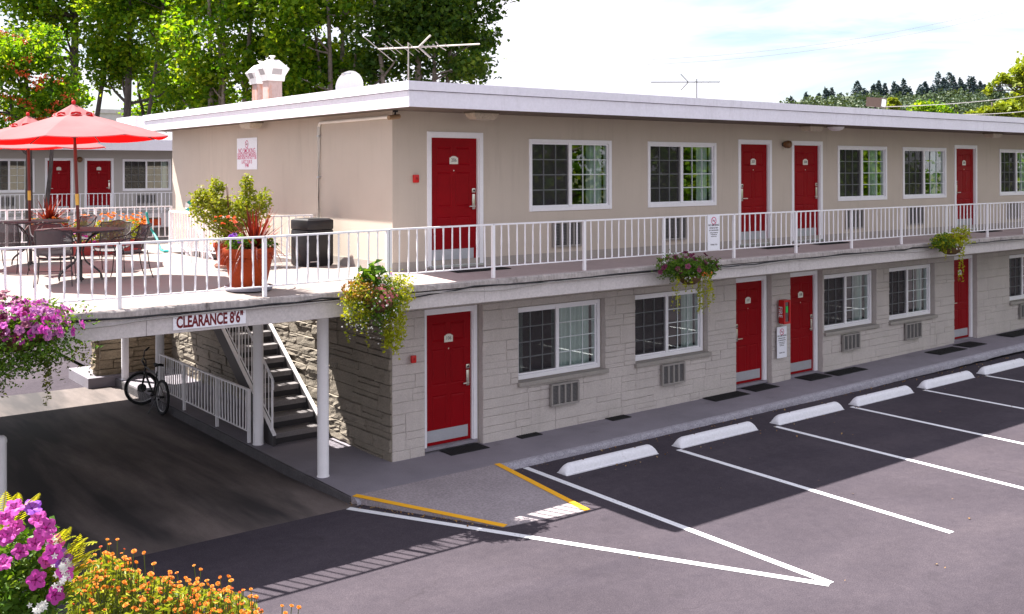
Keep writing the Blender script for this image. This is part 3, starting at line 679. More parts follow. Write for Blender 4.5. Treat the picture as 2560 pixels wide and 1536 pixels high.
for x, nm in ((SX0, 'l'), (SX1-.04, 'r')):
    z0 = -.085; zf = lambda y: z0+rise+(y-SY0)*sl
    mb = MB(); P = [(x, yA, z0), (x, yA+.28, z0), (x, yB, zf(yB)-.27), (x, yB, F2-.06), (x, yB-.02, F2-.06), (x, yA, zf(yA)+.02)]
    mb.prism(P, (.04, 0, 0)); 
    mb.build('stringer', M['stringer'], st)
    m2 = MB(); m2.prism([(x-.008, yA-.004, zf(yA)+.0215), (x-.008, yA-.004, zf(yA)+.05), (x-.008, yB, zf(yB)+.05), (x-.008, yB, zf(yB)+.0215)], (.056, 0, 0)); m2.build('stringer_cap', M['rail'], st)
x = SX0+.02; zf = lambda y: -.085+rise+(y-SY0)*sl
hr = MB(); hr.tube([(x, SY0+.0, zf(SY0)+.70), (x, SY0-.01, zf(SY0)+.84), (x, SY0+.03, zf(SY0)+.885), (x, SY0+.3, zf(SY0+.3)+.885), (x, yB-.1, zf(yB-.1)+.885)], .021, 8); hr.build('handrail', M['rail'], st, smooth='auto')
MB().tube([(x, SY0+.06, zf(SY0+.06)+.17), (x, yB-.1, zf(yB-.1)+.17)], .012, 6).build('lower_rail', M['rail'], st)
for k in range(31):
    y = SY0+.02+k*.131
    if y > yB-.12: break
    r = .019 if k % 10 == 0 else .0085
    MB().tube([(x, y, zf(y)+(.04 if k % 10 == 0 else .17)), (x, y, zf(y)+.875)], r, 6).build('stair_post' if k % 10 == 0 else 'stair_baluster', M['rail'], st)
# ------------------------------------------------------------------ low stone wall at the far end of the drive
lw = thing('low_stone_wall', 'low rough stone wall with pale coping at the far end of the drive', 'stone wall', (-1, 9.2, -.17))
rg = np.random.default_rng(21); mb = MB()
M['rstone'] = mat('tan_rough_stone', (.27, .215, .15), .9, .22, 3, .14, 30, .9, 30, dirt=(.12, .09, .06), dirts=4, dirtr=(.6, .75))
ashlar(mb, -1.72, -.14, -.12, .82, [], lambda u, d, z: (u, 9.12-d*1.5, z), rg, .015, .06)
ashlar(mb, -9.42, -9.12, -.12, .82, [], lambda u, d, z: (-1.72-d*1.5, -u, z), rg, .02, .07)
mb.box(-1.715, -.14, 9.125, 9.42, -.12, .815); mb.build('stonework', M['rstone'], lw)
mb = MB(); V = []; 
for i in range(17):
    xx = -1.79+1.66*i/16
    for (yy, zz) in ((9.03, .825), (9.06, .90), (9.25, .91), (9.45, .88), (9.45, .825)): V.append((xx, yy+rg.normal()*.012, zz+rg.normal()*.008))
mb.add(V, [(i*5+j, (i+1)*5+j, (i+1)*5+j+1, i*5+j+1) for i in range(16) for j in range(4)]+[(0, 1, 2, 3, 4)]); mb.build('coping', M['rstone2'] if 'rstone2' in M else mat('pale_coping', (.55, .50, .44), .9, .12, 4, .1, 30, .5, 30), lw)
o = MB().box(-2.0, -.14, 8.9, 10.4, -.3, -.03, c=.01).build('kerb_platform', M['conc']); tag(o, 'raised concrete pad below the low stone wall', kind='structure')
# ------------------------------------------------------------------ signs
def board(name, label, cat, w, h, th, corners=.004):
    pass
cs = thing('clearance_sign', 'white sign with dark red lettering CLEARANCE 8\'6" on the deck beam', 'sign', (-3.45, -1.40, 2.48))
a, b = onY(431, 805, -1.40), onY(613, 780, -1.40); x0, x1 = a.x, b.x; z1 = onY(522, 779, -1.4).z; z0 = onY(522, 814, -1.4).z
MB().box(x0, x1, -1.402, -1.388, z0, z1, c=.003).build('sign_panel', M['sign'], cs)
text('lettering', 'CLEARANCE 8\'6"', .188, ((x0+x1)/2, -1.4035, (z0+z1)/2-.002), (R(90), 0, 0), M['redink'], cs, .60, .001, .0065)
for xx in (x0+.03, x1-.03): MB().tube([(xx, -1.4075, z1-.03), (xx, -1.4015, z1-.03)], .008, 8).build('bolt', M['steel'], cs)
def nosmoke(mb_red, mb_blk, c, r, face):
    """prohibition ring with a slash over a cigarette, as flat raised shapes; face(u, v, d) -> world"""
    n = 28; V = []; 
    for i in range(n):
        q = 2*math.pi*i/n
        for rr in (r, r*.80): V.append(face(c[0]+rr*math.cos(q), c[1]+rr*math.sin(q), .002))
    mb_red.add(V, [(2*i, 2*((i+1) % n), 2*((i+1) % n)+1, 2*i+1) for i in range(n)])
    u, w = r*.88, r*.09; k = .7071
    mb_red.add([face(c[0]+(-u)*k-w*k, c[1]+u*k-w*k, .0024), face(c[0]-u*k+w*k, c[1]+u*k+w*k, .0024), face(c[0]+u*k+w*k, c[1]-u*k+w*k, .0024), face(c[0]+u*k-w*k, c[1]-u*k-w*k, .0024)], [(0, 1, 2, 3)])
    mb_blk.add([face(c[0]-.6*r, c[1]-.13*r, .0016), face(c[0]+.35*r, c[1]-.13*r, .0016), face(c[0]+.35*r, c[1]+.05*r, .0016), face(c[0]-.6*r, c[1]+.05*r, .0016)], [(0, 1, 2, 3)])
    mb_blk.add([face(c[0]+.42*r, c[1]-.13*r, .0016), face(c[0]+.55*r, c[1]-.13*r, .0016), face(c[0]+.55*r, c[1]+.35*r, .0016), face(c[0]+.42*r, c[1]+.35*r, .0016)], [(0, 1, 2, 3)])
def smoking_sign(label, org, rot, w, h, lines, face, red, ry=None, rr=None):
    t = thing('no_smoking_sign', label, 'sign', tuple(face(0, 0, 0)))
    mb = MB(); mb.add([face(u, v, d) for d in (-.006, .001) for u, v in ((-w/2, -h/2), (w/2, -h/2), (w/2, h/2), (-w/2, h/2))], [(3, 2, 1, 0), (4, 5, 6, 7), (0, 1, 5, 4), (1, 2, 6, 5), (2, 3, 7, 6), (3, 0, 4, 7)])
    mb.build('sign_panel', M['sign'], t)
    a, b = MB(), MB(); nosmoke(a, b, (0, ry or h/2-w*.34), rr or w*.215, face); a.build('prohibition_ring', M['pinkink'], t); b.build('cigarette_symbol', M['ink'], t)
    for s, sz, v in lines: text('lettering', s, sz, face(0, v, .0022), rot, M['pinkink'] if red else M['ink'], t, .92, .0006, .0006)
    return t
A = onX(594, 385, 0); B = onX(644, 385, 0); yc = (A.y+B.y)/2; w = abs(A.y-B.y); zt, zb = onX(619, 342, 0).z, onX(619, 421, 0).z; h = zt-zb; zc = (zt+zb)/2
smoking_sign('white sign with red no smoking text high on the sunlit end wall', None, (R(90), 0, R(-90)), w, h, [('NO SMOKING', w*.145, h*.085), ('DESIGNATED SMOKING', w*.096, -h*.04), ('AREA NEAR THE HOT TUB', w*.086, -h*.135), ('LAST TUB IS', w*.105, -h*.26), ('9PM', w*.115, -h*.375)], lambda u, v, d: Vector((-.010-d, yc-u, zc+v)), True, h*.30, h*.125)
def frontsign(label, pxs, pys, Y, lines):
    A = onY(pxs[0], pys[0], Y); B = onY(pxs[1], pys[1], Y); w = B.x-A.x; h = A.z-B.z; xc, zc = (A.x+B.x)/2, (A.z+B.z)/2
    smoking_sign(label, None, (R(90), 0, 0), w, h, [(s, w*k, h*v) for s, k, v in lines], lambda u, v, d: Vector((xc+u, Y-d, zc+v)), False)
LNS = [('NO SMOKING', .155, .205), ('WITHIN 25 FEET', .108, .125), ('OF THIS BUILDING', .098, .06), ('Smoking permitted only', .072, -.005), ('in designated areas', .072, -.055), ('away from doors', .072, -.105), ('THANK YOU', .105, -.34)]
frontsign('tall white no smoking sign tied to the upper gallery railing', (1768.5, 1798.5), (540, 628), YR-.030, LNS)
frontsign('tall white no smoking sign on the stone between two lower red doors', (1940.5, 1964.5), (822, 896), SY-.045, LNS)
# ------------------------------------------------------------------ fire cabinet, alarms, lamps, camera, conduit
M['fire'] = mat('fire_red_plastic', (.55, .012, .012), .35, .05, 3, .02, 30)
M['green'] = mat('green_label', (.02, .60, .12), .5)
p = onY(1950, 785, SY-.17); a = onY(1958.5, 785, SY-.18).x; b = onY(1975.5, 785, SY-.18).x; z1, z0 = onY(1967, 754, SY-.18).z, onY(1967, 814, SY-.18).z
fc = thing('extinguisher_cabinet', 'red fire extinguisher cabinet with clear front beside a lower door', 'extinguisher cabinet', ((a+b)/2, SY-.1, (z0+z1)/2))
mb = MB(); mb.box(a, b, SY-.14, SY-.03, z0, z1, c=.025); mb.build('cabinet_body', M['fire'], fc, smooth='auto')
mb = MB(); t = .045; y0, y1 = SY-.18, SY-.142
for (p0, p1, q0, q1) in ((a, a+t, z0, z1), (b-t, b, z0, z1), (a+t, b-t, z0, z0+t), (a+t, b-t, z1-t, z1)): mb.box(p0, p1, y0, y1, q0, q1, c=.008)
mb.build('cabinet_door', M['fire'], fc)
MB().quad((a+t, SY-.160, z0+t), (b-t, SY-.160, z0+t), (b-t, SY-.160, z1-t), (a+t, SY-.160, z1-t)).build('clear_cover', M['glass'], fc)
MB().quad((a+t, SY-.1425, z0+t), (b-t, SY-.1425, z0+t), (b-t, SY-.1425, z1-t), (a+t, SY-.1425, z1-t)).build('cabinet_lining', mat('dark_red_lining', (.12, .008, .012), .6), fc)
MB().lathe([(.0, 0), (.032, 0), (.036, .02), (.036, .25), (.02, .29), (.012, .31), (.012, .35)], 14, ((a+b)/2, SY-.10, z0+.06)).build('extinguisher', M['fire'], fc, smooth='auto')
MB().box((a+b)/2-.032, (a+b)/2+.032, SY-.166, SY-.161, z1-.26, z1-.13, c=.002).build('green_tag', M['green'], fc)
text('lettering', 'FIRE', .125, (a-.0012, SY-.087, (z0+z1)/2), (R(90), R(90), R(-90)), M['sign'], fc, 1., .0006, .002)
for (p0, y0_, p1, y1_, Y, l) in ((1034.5, 436, 1047.5, 456, 0, 'small red alarm box on the stucco left of the first upper door'), (1026.5, 888, 1038.5, 907, SY-.035, 'small red alarm box on painted stone left of the first lower door')):
    A, B = onY(p0, (y0_+y1_)/2, Y-.04), onY(p1, (y0_+y1_)/2, Y-.04); zt, zb = onY((p0+p1)/2, y0_, Y-.04).z, onY((p0+p1)/2, y1_, Y-.04).z
    t = thing('fire_alarm', l, 'alarm box', ((A.x+B.x)/2, Y, (zt+zb)/2), 'red alarm boxes beside the corner doors')
    MB().box(A.x, B.x, Y-.05, Y-.001, zb, zt, c=.010).build('housing', M['fire'], t, smooth='auto')
    MB().box(A.x+.03, B.x-.03, Y-.058, Y-.0505, (zb+zt)/2-.012, (zb+zt)/2+.022, c=.003).build('pull_handle', mat('dark_red_handle', (.32, .008, .01), .4), t)
M['lampglass'] = mat('yellowed_lens', (.50, .42, .33), .35, .12, 9, .1, 30, dirt=(.2, .14, .1), dirts=10, dirtr=(.62, .8))
def soffit_lamp(label, x, y, ax='x', round_=False):
    t = thing('ceiling_light', label, 'ceiling light', (x, y, RZ0+.02), 'lamps under the roof overhang')
    L, W = (.235, .13) if ax == 'x' else (.13, .235)
    zt = RZ0+.02
    if round_:
        MB().lathe([(0, -.10), (.08, -.095), (.14, -.07), (.17, -.03), (.175, -.012)], 24, (x, y, zt)).build('lens', M['rail'], t, smooth=True)
        MB().lathe([(.185, -.012), (.185, 0)], 24, (x, y, zt)).build('lamp_base', M['soffit'], t, smooth='auto'); return
    MB().box(x-L-.012, x+L+.012, y-W-.012, y+W+.012, zt-.03, zt, c=.004).build('lamp_base', M['soffit'], t)
    k = .74; z0 = zt-.125
    V = [(x+sx*L, y+sy*W, zt-.031) for sx, sy in ((-1, -1), (1, -1), (1, 1), (-1, 1))]+[(x+sx*L*.94, y+sy*W*.92, zt-.07) for sx, sy in ((-1, -1), (1, -1), (1, 1), (-1, 1))]+[(x+sx*L*k, y+sy*W*k, z0) for sx, sy in ((-1, -1), (1, -1), (1, 1), (-1, 1))]
    MB().add(V, [(i, (i+1) % 4, 4+(i+1) % 4, 4+i) for i in range(4)]+[(4+i, 4+(i+1) % 4, 8+(i+1) % 4, 8+i) for i in range(4)]+[(8, 11, 10, 9)]).build('lens', M['lampglass'], t)
for (p, l, rd) in ((1205, 'boxy lamp under the roof eave above the first upper red door', 0), (2030, 'boxy lamp under the eave above the third upper red door', 0), (2090, 'small round lamp under the eave next to a boxy one', 1), (2482, 'boxy lamp under the eave right of the fourth upper door', 0)):
    soffit_lamp(l, XY(p, -.55), -.55, 'x', rd)
soffit_lamp('boxy lamp under the eave on the sunlit end wall above the red lettered sign', -.26, onX(628, 310, -.26).y, 'y')
def sconce(label, x, z, y, r=.085):
    t = thing('wall_lamp', label, 'wall lamp', (x, y, z))
    mb = MB(); mb.lathe([(r*.5, 0), (r*.5, .03)], 14); MB_rot(mb, x, y, z).build('lamp_mount', M['dark'], t, smooth='auto')
    mb = MB(); mb.lathe([(0, .20), (r*.5, .195), (r*.9, .17), (r, .13), (r*.9, .06), (r*.6, .031)], 16); MB_rot(mb, x, y, z).build('lamp_shade', M['amber'], t, smooth=True)
M['amber'] = mat('dark_amber_glass', (.16, .075, .03), .3, .2, 8)
def MB_rot(mb, x, y, z):
    m2 = MB(); m2.add([(x+p[0], y-p[2], z+p[1]) for p in mb.v], mb.f); return m2
sconce('amber wall lamp between the second and third upper red doors', XY(1963, -.05), onY(1963, 365, -.05).z, 0)
cam_t = thing('security_camera', 'small security camera under the roof corner', 'camera', (-.12, -.05, 5.17))
c0 = onX(1012, 284, -.06)
MB().box(-.03, .03, -.12, -.06, 5.195, 5.225).tube([(0, -.09, 5.2), (-.03, -.13, 5.15)], .014, 8).build('bracket', M['dark'], cam_t)
MB().tube([(.06, -.10, 5.135), (-.16, -.16, 5.105)], .036, 12).build('camera_body', M['amber2'] if 'amber2' in M else mat('tan_camera_shell', (.35, .22, .12), .5), cam_t, smooth='auto')
cd = thing('conduit', 'thin pale conduit running under the eave and down the sunlit end wall', 'conduit', (-.03, 3, 4))
yq = onX(797, 420, -.03).y
MB().tube([(-.03, .05, 5.13), (-.03, yq-.06, 5.125), (-.03, yq, 5.06), (-.03, yq, F2-.02)], .027, 8).build('pipe', mat('cream_conduit_paint', (.86, .82, .76), .5), cd, smooth='auto')
for z in (3.3, 4.2, 4.9): MB().box(-.056, -.001, yq-.035, yq+.035, z-.012, z+.012, c=.003).build('pipe_clip', M['steel'], cd)
# cables pinned along the slab edge
def cable(name, label, pts, r, m): o = MB().tube(pts, r, 5).build(name, m, None, smooth=True); return tag(o, label, 'cable')
rc = np.random.default_rng(9)
cable('cable', 'black cable pinned along the slab edge above the lower doors', [(x, -1.432, 2.614+.016*math.sin(x*2.1)+rc.normal()*.008-.05*max(0, math.sin(x*.9+2))**6) for x in np.arange(-10, 27, .35)], .011, M['dark'])
cable('cable', 'pale cable sagging below the black one on the slab edge', [(x, -1.438, 2.590-.05*max(0, math.sin(x*1.1+.6))**3+rc.normal()*.003) for x in np.arange(-10, 27, .3)], .009, mat('grey_cable_skin', (.35, .33, .31), .6))
# ------------------------------------------------------------------ mats on the walkway
def door_mat(label, a, b, c, d, lift=.012):
    P = [onZ(*q, 0) for q in (a, b, c, d)]
    cx = sum(p.x for p in P)/4; cyy = -.42
    t = None
    return P
def floor_mat(label, x0, x1, y0, y1, zf, cat='door mat', grp='black door mats on the grey walkway'):
    mb = MB(); z = zf+.002; mb.box(x0, x1, y0, y1, z, z+.012, c=.004)
    n = int((x1-x0)/.045)
    for i in range(n): x = x0+.03+(x1-x0-.06)*i/max(1, n-1); mb.box(x-.012, x+.012, y0+.03, y1-.03, z+.0125, z+.017)
    o = mb.build('door_mat', M['black']); return tag(o, label, cat, grp)
def pxmat(label, L, Rr, front, back):
    """left/right extremes and front/back corner pixels of a mat on the walkway"""
    z = zw(0)
    for _ in range(3):
        A = onZ(*L, z); B = onZ(*front, z); C_ = onZ(*Rr, z); D = onZ(*back, z); z = zw((A.x+C_.x)/2)
    x0, x1, y0, y1 = (A.x+B.x)/2, (D.x+C_.x)/2, (B.y+C_.y)/2, (A.y+D.y)/2
    return floor_mat(label, x0, max(x1, x0+.35), max(y0, -1.2), min(y1, -.13), z)
pxmat('black mat before the first lower red door at the stone corner', (1083, 1121), (1217, 1120), (1123, 1141), (1182, 1105))
pxmat('smallest black mat, against the stone below the first lower window', (1284, 1092), (1353, 1087), (1302, 1099), (1335, 1082))
pxmat('small black mat against the stone between the two near lower windows', (1513, 1049), (1572, 1045), (1530, 1056), (1556, 1039))
pxmat('wide black mat against the stone left of the second lower door', (1757, 1001), (1870, 988), (1795, 1008), (1832, 981))
pxmat('black mat before the second lower door', (1838, 969), (1940, 971), (1882, 986), (1898, 960))
pxmat('black mat before the third lower door', (1985, 947), (2080, 946), (2020, 958), (2040, 939))
pxmat('wide black mat under the lower window right of the third door', (2062, 938), (2166, 929), (2094, 945), (2130, 922))
pxmat('wide black mat against the stone left of the fourth lower door', (2312, 886), (2415, 880), (2345, 894), (2380, 873))
pxmat('black mat before the fourth lower door', (2385, 868), (2462, 868), (2418, 877), (2426, 860))
floor_mat('long black mat beyond the fourth lower door, at the right photo edge', 17.8, 20.2, -.75, -.30, zw(19))
for (a, b, h, n), l in zip(UDX[:4], ('black mat on the gallery at the first upper door', 'black mat on the gallery at the second upper door', 'black mat on the gallery at the third upper door', 'black mat on the gallery at the fourth upper door')):
    floor_mat(l, a+.15, b+.1, -.62, -.12, F2-.05, grp='black door mats on the upper gallery')
# ------------------------------------------------------------------ roof furniture
def hood(label, x, y, s):
    t = thing('roof_vent', label, 'roof vent', (x, y, RZ1-.03))
    z0 = RZ1-.03; w = .26*s; h = .97
    MB().box(x-w, x+w, y-w, y+w, z0, z0+h, c=.01).build('vent_stack', M['flue'], t)
    zc = z0+h; mb = MB(); a = .34*s; b = .46*s
    L = [(a*.95, zc-.06), (a, zc+.10*s), (b, zc+.36*s), (.20*s, zc+.66*s), (.16*s, zc+.68*s)]
    V = []
    for r, z in L:
        for sx, sy in ((-1, -1), (1, -1), (1, 1), (-1, 1)): V.append((x+sx*r, y+sy*r, z))
    mb.add(V, [(i*4+j, i*4+(j+1) % 4, (i+1)*4+(j+1) % 4, (i+1)*4+j) for i in range(len(L)-1) for j in range(4)]+[(16, 17, 18, 19)])
    mb.build('vent_hood', M['hood'], t)
    for k, (dx, dy) in enumerate(((0, -1), (-1, 0), (1, 0), (0, 1))):
        sx, sy = -dy, dx; m2 = MB()
        p = lambda u, z, r: (x+dx*r+sx*u, y+dy*r+sy*u, z)
        rr0, rr1 = a+.004+(b-a)*.12, a+.006+(b-a)*.88
        m2.add([p(-.19*s, zc+.13*s, rr0+.004), p(.19*s, zc+.13*s, rr0+.004), p(.19*s, zc+.33*s, rr1+.004), p(-.19*s, zc+.33*s, rr1+.004)], [(0, 1, 2, 3)])
        m2.build('vent_opening', mat('vent_gap_grey', (.28, .25, .26), .7) if 'gap' not in M else M['gap'], t)
    mb = MB(); mb.tube([(x, y, zc+.66*s), (x, y, zc+.76*s)], .06*s, 8); mb.lathe([(.03*s, 0), (.13*s, .10*s), (.10*s, .12*s), (0, .06*s)], 6, (x, y, zc+.72*s)); mb.build('finial', M['hood'], t)
M['gap'] = mat('vent_gap_grey', (.28, .25, .26), .7)
M['flue'] = mat('rust_streaked_flue', (.42, .30, .29), .7, .15, 2, .08, 30, dirt=(.42, .12, .03), dirts=2.2, dirtr=(.52, .68), scale=(1, 1, .35))
M['hood'] = mat('white_hood_paint', (.74, .70, .70), .5, .05, 4, .04, 40, dirt=(.5, .36, .30), dirts=6, dirtr=(.7, .85))
d1 = 24.6; h1 = at(682, 190, d1); h2 = at(653, 190, d1+.9)
hood('white hooded roof vent with rust streaks on its stack, the nearer of two', h1.x, h1.y, .66)
hood('white hooded roof vent half hidden behind the nearer one', h2.x, h2.y, .62)
sd = thing('satellite_dish', 'pale round satellite dish above the sunlit roof edge', 'satellite dish', tuple(at(874, 215, 20)))
dc = at(874, 214, 20.); r = .29; mb = MB(); n = 28
nrm = (CAMP-dc); nrm.z = .25*nrm.length; nrm.normalize(); nrm = (nrm+Vector((-.55, .1, 0))).normalized(); ax = nrm.cross(Vector((0, 0, 1))).normalized(); ay = ax.cross(nrm)*-1
V = []; rings = [(0, -.085), (.35, -.075), (.7, -.045), (.95, -.008), (1, 0), (1.0, -.014), (.7, -.06), (0, -.10)]
for q, dz in rings:
    for j in range(n): a = 2*math.pi*j/n; V.append(dc+ax*(q*r*math.cos(a))+ay*(q*r*1.08*math.sin(a))+nrm*(dz))
mb.add(V, [(i*n+j, i*n+(j+1) % n, (i+1)*n+(j+1) % n, (i+1)*n+j) for i in range(len(rings)-1) for j in range(n)])
mb.build('dish', mat('pale_dish_paint', (.62, .60, .64), .5), sd, smooth='auto')
MB().tube([dc-nrm*.1, dc-nrm*.22+Vector((0, 0, -.1)), (dc.x-nrm.x*.22, dc.y-nrm.y*.22, RZ1-.04)], .025, 8).build('mast', M['steel'], sd)
MB().tube([dc-ay*r*.9-nrm*.02, dc+nrm*.26-ay*r*.6], .012, 6).tube([dc+nrm*.24-ay*r*.6, dc+nrm*.32-ay*r*.5], .03, 8).build('feed_arm', M['steel'], sd)
M['alu'] = mat('weathered_aluminium', (.36, .32, .31), .5, .08, 4, metal=.4)
def antenna(label, base, L0, L1, zb, els, s, d, m='alu', tilt=None):
    """boom along direction d through the mast; els = (position along boom, half length, sweep, thick)"""
    t = thing('television_antenna', label, 'antenna', tuple(base)); b = Vector(base); d = d.normalized(); u = Vector((0, 0, 1)); sd_ = d.cross(u).normalized()
    MB().tube([b, b+u*(zb+.08)], .013*s, 8).build('mast', M[m], t)
    c = b+u*zb
    MB().tube([c+d*L0, c+d*L1], .014*s, 6).build('boom', M[m], t)
    for p, hl_, sw, th in els:
        q = c+d*p; mb = MB()
        e = u if abs(sw) > .15 else tilt or sd_
        for sg in (-1, 1): mb.tube([q, q+e*sg*hl_+d*sw], th*s*.72, 5)
        mb.build('antenna_element', M[m], t)
    return t
b1 = at(1022, 202, 17.6); b1 = Vector((b1.x, b1.y, RZ1-.03)); dirx = Vector((math.sin(CTH), -math.cos(CTH), 0))
aq = (dirx*.93+Vector((_c, _s, 0))*-.35).normalized()
zq = onY(1022, 118, b1.y).z-b1.z
antenna('large television antenna with a forked boom above the roof corner', b1, -.58, 1.32, zq, [(-.57, .34, 0, .010), (-.36, .15, 0, .008), (-.26, .17, 0, .008), (-.08, .22, 0, .008), (.10, .14, 0, .007), (.20, .19, .22, .024), (.50, .05, 0, .02), (.58, .12, .03, .012), (.72, .04, 0, .014), (.3, .05, 0, .014), (.4, .05, 0, .014)], 1.0, aq, 'alu', (dirx*.74-Vector((0, 0, .62))))
b2 = at(1743, 245, 27); zq2 = onY(1743, 208, b2.y).z-(RZ1-.03)
antenna('small thin television antenna farther back on the flat roof', (b2.x, b2.y, RZ1-.03), -1.2, .6, zq2, [(-.22, .21, -.2, .016), (-.8, .05, 0, .012), (-.6, .06, 0, .012), (-.4, .07, 0, .012), (.14, .12, 0, .014), (.32, .11, 0, .014), (.58, .12, 0, .014), (-.05, .10, 0, .02)], .9, dirx, 'dark')
fl = thing('floodlight', 'brown boxy floodlight standing on the roof edge', 'floodlight', tuple(at(2190, 265, 23.5)))
p = at(2190, 261, 23.6); mb = MB(); 
fd = (dirx*.8-Vector((_c, _s, 0))*.6).normalized(); fr = Vector((-fd.y, fd.x, 0)); uu = Vector((0, 0, 1))
def obox(mb, c, ax, ay, az, a, b, d, k=None):
    V = [c+ax*(i*a)+ay*(j*b)+az*(l*d) for i in (-1, 1) for j in (-1, 1) for l in (-1, 1)]
    return mb.add(V, [(0, 1, 3, 2), (4, 6, 7, 5), (0, 4, 5, 1), (2, 3, 7, 6), (0, 2, 6, 4), (1, 5, 7, 3)], k)
fd2 = (fd-uu*.12).normalized(); fu = fr.cross(fd2)*-1
obox(mb, p, fd2, fr, fu, .16, .18, .105); obox(mb, p+fd2*.17, fd2, fr, fu, .012, .195, .12); mb.build('lamp_housing', mat('brown_metal_housing', (.065, .038, .032), .5, .1), fl)
mb = MB(); obox(mb, p+fd2*.184, fd2, fr, fu, .002, .15, .085); mb.build('lamp_glass', mat('bright_lamp_lens', (.75, .78, .80), .15), fl)
MB().tube([p-fu*.1, (p.x, p.y, RZ1-.05)], .025, 8).build('lamp_stem', M['dark'], fl)
pc = at(2270, 287, 27); o = MB().lathe([(.16, 0), (.16, .12), (.10, .2), (0, .22)], 12, (pc.x, pc.y, RZ1-.04)).build('roof_vent', M['hood'], None, smooth='auto'); tag(o, 'small white vent cap on the roof right of the floodlight', 'roof vent')
# ------------------------------------------------------------------ trash bin
bx, by, bz = -.44, 1.80, F2-.045
tb = thing('trash_bin', 'square black trash bin with a raised lid beside the sunlit end wall', 'trash bin', (bx, by, bz))
M['bin'] = mat('black_bin_plastic', (.012, .011, .015), .42, .12, 5, .05, 60, .08, 90)
tb.rotation_euler = (0, 0, R(6))
w = .25
def bm_box(a): 
    m = MB(); m.box(*[v for v in a[:6]], c=a[6]); return m
def loc(mb): m = MB(); m.add([(p[0]+bx, p[1]+by, p[2]+bz) for p in mb.v], mb.f); return m
mb = MB(); mb.box(-w, w, -w, w, .03, .601, c=.018); mb.box(-w+.02, w-.02, -w+.02, w-.02, 0, .05, c=.01)
loc(mb).build('bin_body', M['bin'], tb, smooth='auto')
mb = MB(); mb.box(-w-.004, w+.004, -w-.004, w+.004, .602, .765, c=.022)
V = [(sx*q, sy*q, z) for q, z in ((w-.015, .762), (w*.80, .785), (w*.78, .78)) for sx, sy in ((-1, -1), (1, -1), (1, 1), (-1, 1))]
mb.add(V, [(i, (i+1) % 4, 4+(i+1) % 4, 4+i) for i in range(4)]+[(4+i, 4+(i+1) % 4, 8+(i+1) % 4, 8+i) for i in range(4)])
loc(mb).build('bin_lid', M['bin'], tb, smooth='auto')
mb = MB(); mb.box(-w*.6, w*.6, -w*.6, w*.6, .776, .782); loc(mb).build('lid_opening', M['dark'], tb)
mb = MB(); mb.box(-w*.8, -w*.25, -w-.003, -w+.01, .085, .10); loc(mb).build('pale_scuff', M['steel'], tb)
# ------------------------------------------------------------------ table, umbrella, chairs
M['mesh'] = mat('dark_purple_grey_mesh_metal', (.040, .033, .042), .55, .12, 5, .15, 160, .25, 220)
M['rod'] = mat('dark_metal_rod', (.03, .025, .03), .5)
def fabric():
    m, nt, out = newmat('faded_sunlit_red_canvas'); co = coords(nt)
    g = _n(nt, 'ShaderNodeNewGeometry')
    top = ramp(nt, noise(nt, co, 1.4, 4), [(.3, (.36, .18, .19)), (.7, (.41, .225, .235))])  # top side paler: faded cloth, with glancing sun put into the colour
    c = mixc(nt, g.outputs['Backfacing'], top, (.72, .004, .004))
    d = _n(nt, 'ShaderNodeBsdfDiffuse'); nt.links.new(c, d.inputs[0]); t = _n(nt, 'ShaderNodeBsdfTranslucent'); t.inputs[0].default_value = (.85, .006, .006, 1)
    x = _n(nt, 'ShaderNodeMixShader'); x.inputs[0].default_value = .30
    nt.links.new(d.outputs[0], x.inputs[1]); nt.links.new(t.outputs[0], x.inputs[2]); nt.links.new(x.outputs[0], out.inputs[0]); return m
M['canvas'] = fabric()
M['redhem'] = mat('red_canvas_hem', (.62, .015, .02), .8)
M['pole'] = mat('dark_red_wood_pole', (.13, .022, .016), .45, .15, 4, scale=(1, 1, .2))
M['brass'] = mat('brass_sleeve', (.70, .45, .10), .35, .05, 4, metal=.6)
